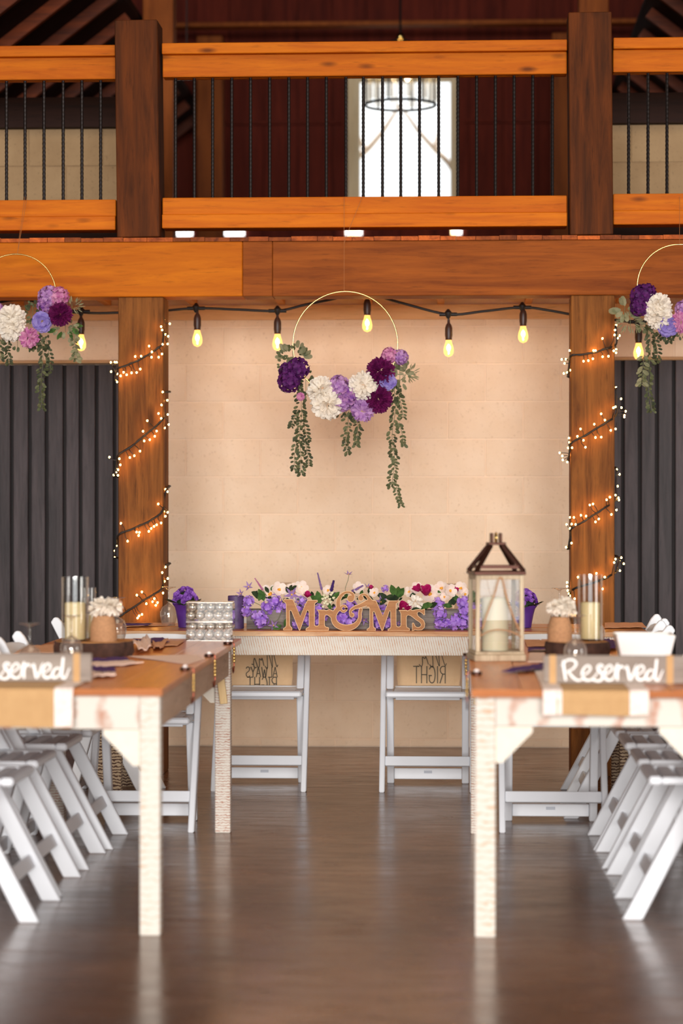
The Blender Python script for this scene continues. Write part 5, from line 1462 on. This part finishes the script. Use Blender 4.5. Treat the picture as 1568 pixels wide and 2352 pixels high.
# ================================================================== HANGING WREATHS
def trail(parent, pts, Y, n, spread, mats, seed, O, scale=1.0, two=True):
    """a hanging eucalyptus strand: stem with pairs of leaves as sub-parts"""
    q = random.Random(seed); P = curve([Vector(at(x, y, Y + dy)) - O for x, y, dy in pts], 6)
    st = obj('eucalyptus_strand', MB().tube(P, .0012, 5), 'stem', parent)
    m = len(P)
    for i in range(n):
        f = (i + .5) / n * (m - 1); k = min(int(f), m - 2); c = P[k].lerp(P[k + 1], f - k); d = (P[k + 1] - P[k]).normalized()
        for s in ((-1, 1) if two else (1 if i % 2 else -1,)):
            a = q.uniform(-1.1, 1.1); o_ = Vector((s * math.cos(a), math.sin(a), 0)); dd = (o_ * q.uniform(.6, 1.1) + d * q.uniform(.5, 1.0)).normalized()
            base = c + o_ * spread * q.uniform(0, 1) * (1 - .6 * i / n)
            inst('leaf', LEAF[mats[q.randrange(len(mats))]], st, mat4=frame_to(dd, (q.uniform(-.6, .6), -1, q.uniform(-.2, .8)), base, scale * q.uniform(.95, 1.45)))


def tuft(parent, px, py, Y, rx, ry, n, mats, seed, O, scale=1.0, up=.3):
    q = random.Random(seed); st = obj('leaf_spray', MB().tube([at(px, py + ry * .8, Y) - O, at(px, py - ry * .5, Y) - O], .0012, 5), 'stem', parent)
    for i in range(n):
        a = q.uniform(0, 2 * PI); r = q.uniform(.2, 1) ** .6; c = at(px + rx * r * math.cos(a), py + ry * r * math.sin(a), Y + q.uniform(-.02, .03)) - O
        d = Vector((math.cos(a) + q.uniform(-.4, .4), q.uniform(-.7, .2), -math.sin(a) + up))
        inst('leaf', LEAF[mats[q.randrange(len(mats))]], st, mat4=frame_to(d, (q.uniform(-.5, .5), -1, q.uniform(-.3, .6)), c, scale * q.uniform(.85, 1.4)))


KIND = {'hyd': lambda r, s: flower_hydrangea(r, 46, .34, s), 'peony': lambda r, s: flower_peony(r * 1.05, s), 'mum': lambda r, s: flower_mum(r * 1.05, s), 'carn': lambda r, s: flower_dome(r * 1.1, 130, .6, .24, s, -.15, .35, .4), 'rose': lambda r, s: flower_dome(r * 1.1, 34, .75, .8, s, -.1, .1, .5, .2, .4)}


def wreath(label, hc, hr, Y, thread, blooms, trails, tufts):
    c = at(hc[0], hc[1], Y); O = Vector((c.x, Y, c.z)); w = thing('flower_hoop', label, 'wreath', O, group='hanging flower hoops')
    R = hr / ppm(Y)
    obj('hoop', MB().ring((0, 0, 0), R, .0032, 72, 8, 'Y'), 'gold', w, smooth=True)
    for th in thread: obj('cord', MB().tube([at(x, y, Y + dy) - O for x, y, dy in th], .0011, 5), 'thread', w)
    names = {'hyd': 'hydrangea', 'peony': 'peony', 'mum': 'chrysanthemum', 'carn': 'carnation', 'rose': 'ranunculus'}
    for i, (k, px, py, r, mat, d, dy) in enumerate(blooms):
        o = obj(names[k], KIND[k](r / ppm(Y), i + 11), mat, w, smooth=k in ('rose', 'hyd'))
        facing(o, at(px, py, Y + dy) - O, d, i * 1.3)
        if k == 'peony': o.scale = (1, 1, 1.0)
    for i, (pts, n, sp, mats, sc) in enumerate(trails): trail(w, pts, Y, n, sp, mats, 31 + i, O, sc)
    for i, (px, py, rx, ry, n, mats, sc, up) in enumerate(tufts): tuft(w, px, py, Y + .012, rx, ry, n, mats, 71 + i, O, sc, up)
    return w


YWR = 11.5
wreath('gold hoop with white, lilac and dark purple flowers hanging before the bare block wall', (792.5, 790), 120.5, YWR,
       [[(790, 669, 0), (790, 452, .27)], [(790, 560, .14), (800, 530, .18), (832, 452, .27)]],
       [('hyd', 684, 846, 25, 'pdark', (.1, -1, .3), -.02), ('hyd', 663, 876, 25, 'pdark', (-.4, -1, 0), -.02), ('hyd', 660, 852, 20, 'pdark', (-.5, -1, .4), 0), ('peony', 737, 897, 31, 'pwhite', (-.1, -1, .35), -.03), ('peony', 751, 928, 35, 'pwhite', (.05, -1, -.15), -.03),
        ('hyd', 778, 888, 25, 'plilac', (0, -1, .3), -.02), ('hyd', 800, 908, 27, 'pmauve', (.1, -1, 0), -.02), ('hyd', 786, 925, 20, 'plilac', (0, -1, -.3), -.02), ('peony', 834, 887, 32, 'pwhite', (.1, -1, .15), -.035), ('mum', 874, 853, 29, 'pplum', (.1, -1, .25), -.02),
        ('mum', 868, 917, 29, 'pplum', (.1, -1, -.1), -.02), ('carn', 833, 941, 25, 'plilac', (0, -1, -.3), -.02), ('rose', 890, 876, 15, 'peri', (.2, -1, 0), -.025), ('hyd', 894, 816, 18, 'pink', (-.2, -1, .5), -.01), ('hyd', 920, 820, 17, 'plilac', (.4, -1, .5), -.01), ('carn', 690, 911, 9, 'pink', (0, -1, 0), -.01)],
       [([(690, 890, .02), (692, 950, .0), (688, 1000, .0), (691, 1050, 0), (690, 1090, 0)], 30, .022, ['euca', 'euca_dark', 'euca_dark'], 1.0), ([(694, 940, .02), (700, 985, 0), (710, 1012, 0)], 9, .012, ['euca_dark'], .9), ([(684, 940, .02), (676, 960, 0), (668, 980, 0)], 7, .012, ['euca_dark'], .9),
        ([(699, 1010, 0), (706, 1040, 0), (708, 1070, 0)], 9, .012, ['euca_dark'], .9), ([(684, 1000, 0), (677, 1040, 0), (675, 1078, 0)], 9, .012, ['euca_dark', 'euca'], .9),
        ([(800, 945, .02), (798, 985, 0), (793, 1015, 0), (800, 1042, 0)], 16, .016, ['euca', 'euca_dark'], .95), ([(814, 945, .02), (821, 975, 0), (820, 1000, 0), (818, 1024, 0)], 14, .016, ['euca', 'euca_dark'], .95),
        ([(905, 880, .02), (908, 940, 0), (900, 1000, 0), (906, 1060, 0), (898, 1118, 0)], 38, .022, ['euca', 'euca', 'euca_dark'], 1.0), ([(914, 900, .02), (921, 930, 0), (926, 960, 0)], 8, .010, ['euca'], .9), ([(916, 970, 0), (924, 1000, 0), (926, 1022, 0)], 7, .010, ['euca'], .9),
        ([(906, 1050, 0), (910, 1090, 0), (910, 1120, 0)], 3, .003, ['euca'], .8), ([(910, 1118, 0), (914, 1140, 0), (921, 1162, 0)], 7, .008, ['euca'], .9)],
       [(672, 813, 30, 17, 60, ['round', 'euca', 'sage'], 1.0, .5), (652, 838, 10, 16, 10, ['round', 'euca'], 1.0, .2), (702, 880, 12, 34, 38, ['euca', 'euca_dark', 'round'], 1.1, .1), (918, 862, 20, 22, 18, ['sage', 'euca'], 1.0, -.2), (938, 856, 17, 15, 40, ['needle'], 1.0, .2), (906, 840, 18, 10, 10, ['sage'], 1.1, .2), (795, 940, 40, 14, 20, ['euca_dark', 'euca'], 1.1, -.4), (872, 895, 16, 10, 10, ['euca_dark'], 1.1, 0), (905, 905, 14, 16, 14, ['euca_dark', 'euca'], 1.2, -.3)])
wreath('gold hoop of flowers at the left edge before the header beam', (36, 677), 94, YWR,
       [[(40, 584, 0), (62, 452, .27)], [(40, 584, 0), (45, 540, .09), (57, 452, .27)]],
       [('hyd', 112, 680, 24, 'plilac', (-.2, -1, .3), -.01), ('hyd', 134, 682, 23, 'pink', (.4, -1, .3), -.01), ('hyd', 103, 700, 19, 'pmauve', (-.3, -1, -.2), -.01), ('mum', 138, 722, 25, 'pplum', (.2, -1, 0), -.03), ('rose', 97, 739, 18, 'peri', (0, -1, 0), -.03), ('peony', 27, 732, 31, 'pwhite', (0, -1, .3), -.03), ('peony', 26, 752, 31, 'pwhite', (0, -1, -.2), -.035),
        ('carn', 66, 776, 21, 'pink', (0, -1, -.1), -.03), ('hyd', -12, 712, 20, 'plilac', (-.4, -1, .4), 0), ('mum', -30, 740, 26, 'pplum', (-.3, -1, 0), 0), ('hyd', -48, 705, 24, 'pdark', (-.5, -1, .3), 0)],
       [([(92, 770, .02), (99, 820, 0), (94, 880, 0), (97, 940, 0)], 34, .022, ['euca', 'euca_dark'], .95), ([(106, 780, .02), (113, 820, 0), (116, 855, 0)], 9, .01, ['euca_dark'], .9), ([(166, 745, .02), (172, 790, 0), (174, 828, 0)], 15, .012, ['euca', 'sage'], .8), ([(20, 780, .02), (18, 810, 0), (21, 836, 0)], 9, .01, ['euca_dark'], .9), ([(5, 770, .02), (0, 800, 0), (2, 825, 0)], 9, .012, ['euca', 'euca_dark'], .9),
        ([(-20, 770, .02), (-24, 830, 0), (-22, 900, 0)], 16, .012, ['euca_dark'], .9)],
       [(75, 720, 14, 26, 30, ['round', 'euca', 'euca_dark'], 1.1, .1), (40, 790, 50, 14, 40, ['euca', 'euca_dark'], .95, -.3), (150, 752, 26, 14, 18, ['leaf', 'sage', 'sage'], .8, -.3), (165, 703, 22, 12, 40, ['needle'], .95, .1), (98, 785, 16, 14, 16, ['euca_dark'], 1.0, -.3)])
wreath('gold hoop of flowers at the right edge before the header beam', (1559, 657), 95, YWR,
       [[(1560, 562, 0), (1560, 452, .27)]],
       [('hyd', 1474, 680, 26, 'pdark', (-.2, -1, .2), -.02), ('hyd', 1485, 672, 20, 'pdark', (.2, -1, .5), -.015), ('hyd', 1468, 704, 22, 'pdark', (-.3, -1, -.2), -.02), ('hyd', 1487, 708, 15, 'plilac', (0, -1, 0), -.025), ('peony', 1511, 704, 29, 'pwhite', (0, -1, .25), -.03), ('peony', 1512, 724, 30, 'pwhite', (0, -1, -.2), -.035), ('rose', 1533, 747, 19, 'peri', (0, -1, 0), -.03), ('carn', 1562, 740, 23, 'pink', (.1, -1, 0), -.03),
        ('hyd', 1572, 712, 22, 'plilac', (.3, -1, .2), -.01), ('mum', 1606, 735, 27, 'pplum', (.3, -1, 0), -.01), ('peony', 1640, 715, 30, 'pwhite', (.3, -1, 0), -.01)],
       [([(1488, 745, .02), (1494, 800, 0), (1488, 870, 0), (1497, 945, 0)], 38, .022, ['euca', 'euca_dark'], .95), ([(1500, 760, .02), (1508, 800, 0), (1512, 830, 0)], 9, .01, ['euca_dark'], .9), ([(1538, 760, .02), (1540, 775, 0), (1536, 785, 0)], 6, .012, ['euca_dark'], .9), ([(1480, 815, 0), (1475, 850, 0), (1472, 885, 0)], 9, .01, ['euca', 'sage'], .85)],
       [(1434, 712, 14, 16, 12, ['sage'], 1.25, -.1), (1447, 742, 24, 16, 60, ['needle'], 1.0, -.4), (1482, 748, 14, 12, 14, ['euca_dark', 'euca'], 1.0, -.3), (1530, 768, 22, 8, 16, ['euca_dark'], 1.0, -.4), (1560, 765, 26, 10, 14, ['euca_dark'], 1.0, -.4)])

# ================================================================== STRING OF EDISON BULBS
YST = 12.25
sl_ = thing('string_lights', 'black cable with glowing Edison bulbs strung under the loft, behind the posts', 'string lights', at(784, 700, YST))
SO = Vector(sl_.location); A_ = lambda x, y, Y=YST: at(x, y, Y) - SO
cab = [(-80, 712), (0, 694), (40, 689), (80, 692), (186, 717), (275, 718), (320, 716), (375, 714), (450, 708), (545, 711), (637, 714), (700, 700), (760, 688), (815, 676), (846, 676), (872, 682), (930, 698), (1029, 722), (1110, 715), (1200, 706), (1260, 713), (1310, 722), (1360, 730), (1412, 735), (1462, 739), (1540, 730), (1600, 718), (1660, 714)]
obj('cable', MB().tube(curve([A_(*p) for p in cab], 5), .0065, 8), 'rubber', sl_, smooth=True)
bk0 = None
for px, py, bx, by in ((186, 716, 186, 781), (450, 708, 453, 771), (637, 714, 637, 780), (846, 677, 843, 737), (1029, 722, 1030, 794), (1199, 706, 1201, 762), (1463, 739, 1466, 801)):
    c = A_(px, py); e_ = A_(bx, by); k = 1 / ppm(YST)
    zs_ = e_.z + 16 * k
    if bk0 is None:
        so = obj('socket', MB().lathe([(.006, 44 * k), (.007, 36 * k), (.014, 31 * k), (.0185, 24 * k), (.019, 8 * k), (.0165, 2 * k), (.0165, -2 * k), (.015, -3 * k)], (0, 0, 0), 20), 'socket', sl_, smooth=.7)
        bu = obj('bulb', MB().lathe([(.0135, -2 * k), (.016, -8 * k), (.0225, -17 * k), (.026, -25 * k), (.0245, -33 * k), (.0165, -39 * k), (.0001, -42 * k)], (0, 0, 0), 24, True), 'bulbglass', sl_, smooth=True)
        fi = obj('filament', MB().ball((0, 0, -21 * k), .010, 10, 8, 1.5), 'filament', bu, smooth=True)
        bk0 = (so, bu, fi)
    else:
        so, bu = inst('socket', bk0[0], sl_), inst('bulb', bk0[1], sl_); inst('filament', bk0[2], bu)
    so.location = (e_.x, e_.y, zs_); bu.location = (e_.x, e_.y, zs_)
    obj('drop', MB().tube([c, Vector((e_.x, e_.y, zs_ + 42 * k))], .0042, 7).lathe([(.006, -10 * k), (.016, -3 * k), (.019, 4 * k), (.012, 8 * k), (.005, 12 * k)], tuple(c), 12).tube([c + Vector((-.045, 0, 0)), c + Vector((.045, 0, 0))], .0095, 8), 'rubber', sl_, smooth=.8)


# ================================================================== FAIRY LIGHTS WOUND ROUND THE POSTS
def fairy(name, label, conv, px_edges, wraps, bulbs, post_x):
    YFr = YP - .016; q = random.Random(len(bulbs)); f = thing(name, label, 'fairy lights', ((post_x[0] + post_x[1]) / 2, YP - .02, 1.5)); O = Vector(f.location)

    def pt(cx, cy):
        px, py = conv(cx, cy); p = at(px, py, YFr)
        if p.x > post_x[1] + .002 or p.x < post_x[0] - .002: p = at(px, py, YP + .045)
        return p - O
    allpts = []
    for wi, w in enumerate(wraps):
        P = [pt(*c) for c in w]
        # carry on round the back of the post to the next turn
        if wi + 1 < len(wraps):
            e_ = P[-1]; nx = pt(*wraps[wi + 1][0]); xl, xr = post_x[0] - O.x - .007, post_x[1] - O.x + .007; yb = YP + .222 - O.y
            P += [Vector((xl, yb - .05, e_.z - (e_.z - nx.z) * .2)), Vector((xl + .02, yb, e_.z - (e_.z - nx.z) * .3)), Vector((xr - .02, yb, e_.z - (e_.z - nx.z) * .7)), Vector((xr, yb - .05, e_.z - (e_.z - nx.z) * .8))]
        allpts += P
    C = curve(allpts, 6); obj('cable', MB().tube(C, .0048, 6), 'wiregreen', f, smooth=True)
    obj('cable', MB().tube([c + Vector((.003 * math.sin(i * .9), -.003, .004 * math.cos(i * .9))) for i, c in enumerate(C)], .003, 5), 'wiregreen', f, smooth=True)
    b0 = None; tw = MB()
    for bx, by in bulbs:
        p = pt(bx, by)
        if p.y + O.y < YP: p.y -= q.uniform(.004, .02)
        c = min(C, key=lambda k: (k - p).length + (0 if k.z > p.z - .1 else .0)); mid = (c + p) / 2 + Vector((q.uniform(-.008, .008), -.006, q.uniform(-.006, .006)))
        tw.tube([c, mid, p], .0018, 5)
        if b0 is None: o = b0 = obj('led', MB().ball((0, 0, 0), .0042, 8, 6, 1.2), 'led', f, smooth=True)
        else: o = inst('led', b0, f)
        o.location = p
    tag(obj('twigs', tw, 'wiregreen', f), kind='stuff')
    return f


fairy('fairy_lights', 'garland of warm fairy lights winding down the left post', lambda x, y: (230 + x / 3.095, 680 + y / 3.095), 0,
      [[(452, 150), (452, 240), (448, 310), (435, 350), (360, 405), (280, 452), (200, 488), (128, 515), (112, 560), (108, 605)],
       [(450, 690), (455, 790), (455, 850), (440, 882), (385, 935), (330, 978), (240, 1055), (130, 1130), (122, 1180), (105, 1270)],
       [(470, 1375), (452, 1450), (440, 1530), (390, 1575), (330, 1610), (230, 1655), (130, 1698), (122, 1760), (103, 1850)],
       [(452, 1925), (450, 2000), (440, 2075), (390, 2115), (330, 2150), (240, 2210), (160, 2262), (125, 2290)]],
      [(454, 168), (494, 197), (436, 219), (443, 243), (463, 272), (483, 286), (445, 343), (479, 340), (350, 357), (369, 398), (442, 413), (368, 436), (250, 430), (292, 428), (287, 520), (262, 545), (227, 547), (170, 543), (190, 560), (147, 568), (120, 553), (76, 472), (103, 470), (117, 471), (78, 537), (108, 598), (124, 612), (418, 436),
       (447, 683), (477, 741), (438, 775), (415, 835), (338, 887), (435, 870), (480, 842), (487, 913), (458, 937), (307, 962), (403, 960), (389, 997), (316, 1030), (354, 1021), (286, 1103), (213, 1148), (246, 1135), (66, 1145), (122, 1170), (140, 1157), (145, 1200), (113, 1225), (130, 1235), (97, 1271), (130, 1275), (112, 1255),
       (465, 1374), (478, 1390), (453, 1420), (449, 1448), (414, 1478), (453, 1531), (479, 1537), (463, 1565), (436, 1613), (404, 1626), (384, 1638), (366, 1652), (347, 1672), (262, 1677), (280, 1680), (277, 1702), (150, 1616), (198, 1742), (120, 1776), (104, 1812), (103, 1850),
       (450, 1928), (464, 1926), (444, 1965), (480, 2008), (457, 2028), (449, 2110), (299, 2103), (264, 2125), (331, 2186), (374, 2172), (387, 2150), (411, 2178), (396, 2198), (300, 2262), (280, 2272), (267, 2288), (148, 2195)], PL)
fairy('fairy_lights', 'garland of warm fairy lights winding down the right post', lambda x, y: (1270 + x / 3.179, 700 + y / 3.179), 0,
      [[(455, 155), (462, 220), (458, 290), (400, 315), (310, 345), (220, 362), (130, 372), (118, 420), (112, 480)],
       [(456, 610), (460, 720), (462, 800), (410, 845), (350, 882), (240, 950), (130, 1012), (120, 1060), (115, 1110)],
       [(460, 1205), (457, 1320), (455, 1425), (380, 1480), (300, 1532), (210, 1590), (135, 1632), (125, 1690), (112, 1765)],
       [(482, 1850), (470, 1900), (458, 1950), (410, 1980), (365, 2003), (260, 2040), (160, 2070), (120, 2110), (112, 2135)]],
      [(459, 149), (450, 186), (446, 222), (471, 244), (358, 248), (120, 335), (92, 398), (62, 399), (83, 428), (127, 478), (100, 493), (78, 501), (220, 414), (256, 409), (288, 396), (293, 335), (308, 335), (360, 380), (402, 377), (440, 338), (459, 325), (459, 350), (484, 225),
       (459, 604), (495, 687), (498, 751), (453, 746), (438, 753), (529, 778), (520, 808), (519, 820), (455, 906), (420, 917), (349, 797), (376, 843), (299, 873), (198, 908), (176, 961), (115, 974), (114, 1004), (137, 1044), (109, 1045), (220, 990), (308, 969), (349, 967), (234, 1041), (47, 1081), (67, 1104), (117, 1098), (70, 1133), (103, 1148),
       (464, 1203), (484, 1238), (470, 1325), (455, 1390), (476, 1410), (480, 1425), (462, 1498), (424, 1531), (388, 1424), (413, 1405), (289, 1455), (266, 1462), (331, 1564), (307, 1585), (239, 1543), (201, 1537), (150, 1553), (123, 1553), (133, 1601), (98, 1604), (163, 1604), (122, 1633), (133, 1740), (95, 1770),
       (497, 1846), (455, 1857), (483, 1869), (444, 1882), (515, 1891), (487, 1941), (315, 1961), (375, 1988), (180, 1988), (360, 2075), (101, 2028), (102, 2056), (106, 2087), (115, 2110), (127, 2125), (155, 2145)], PR)
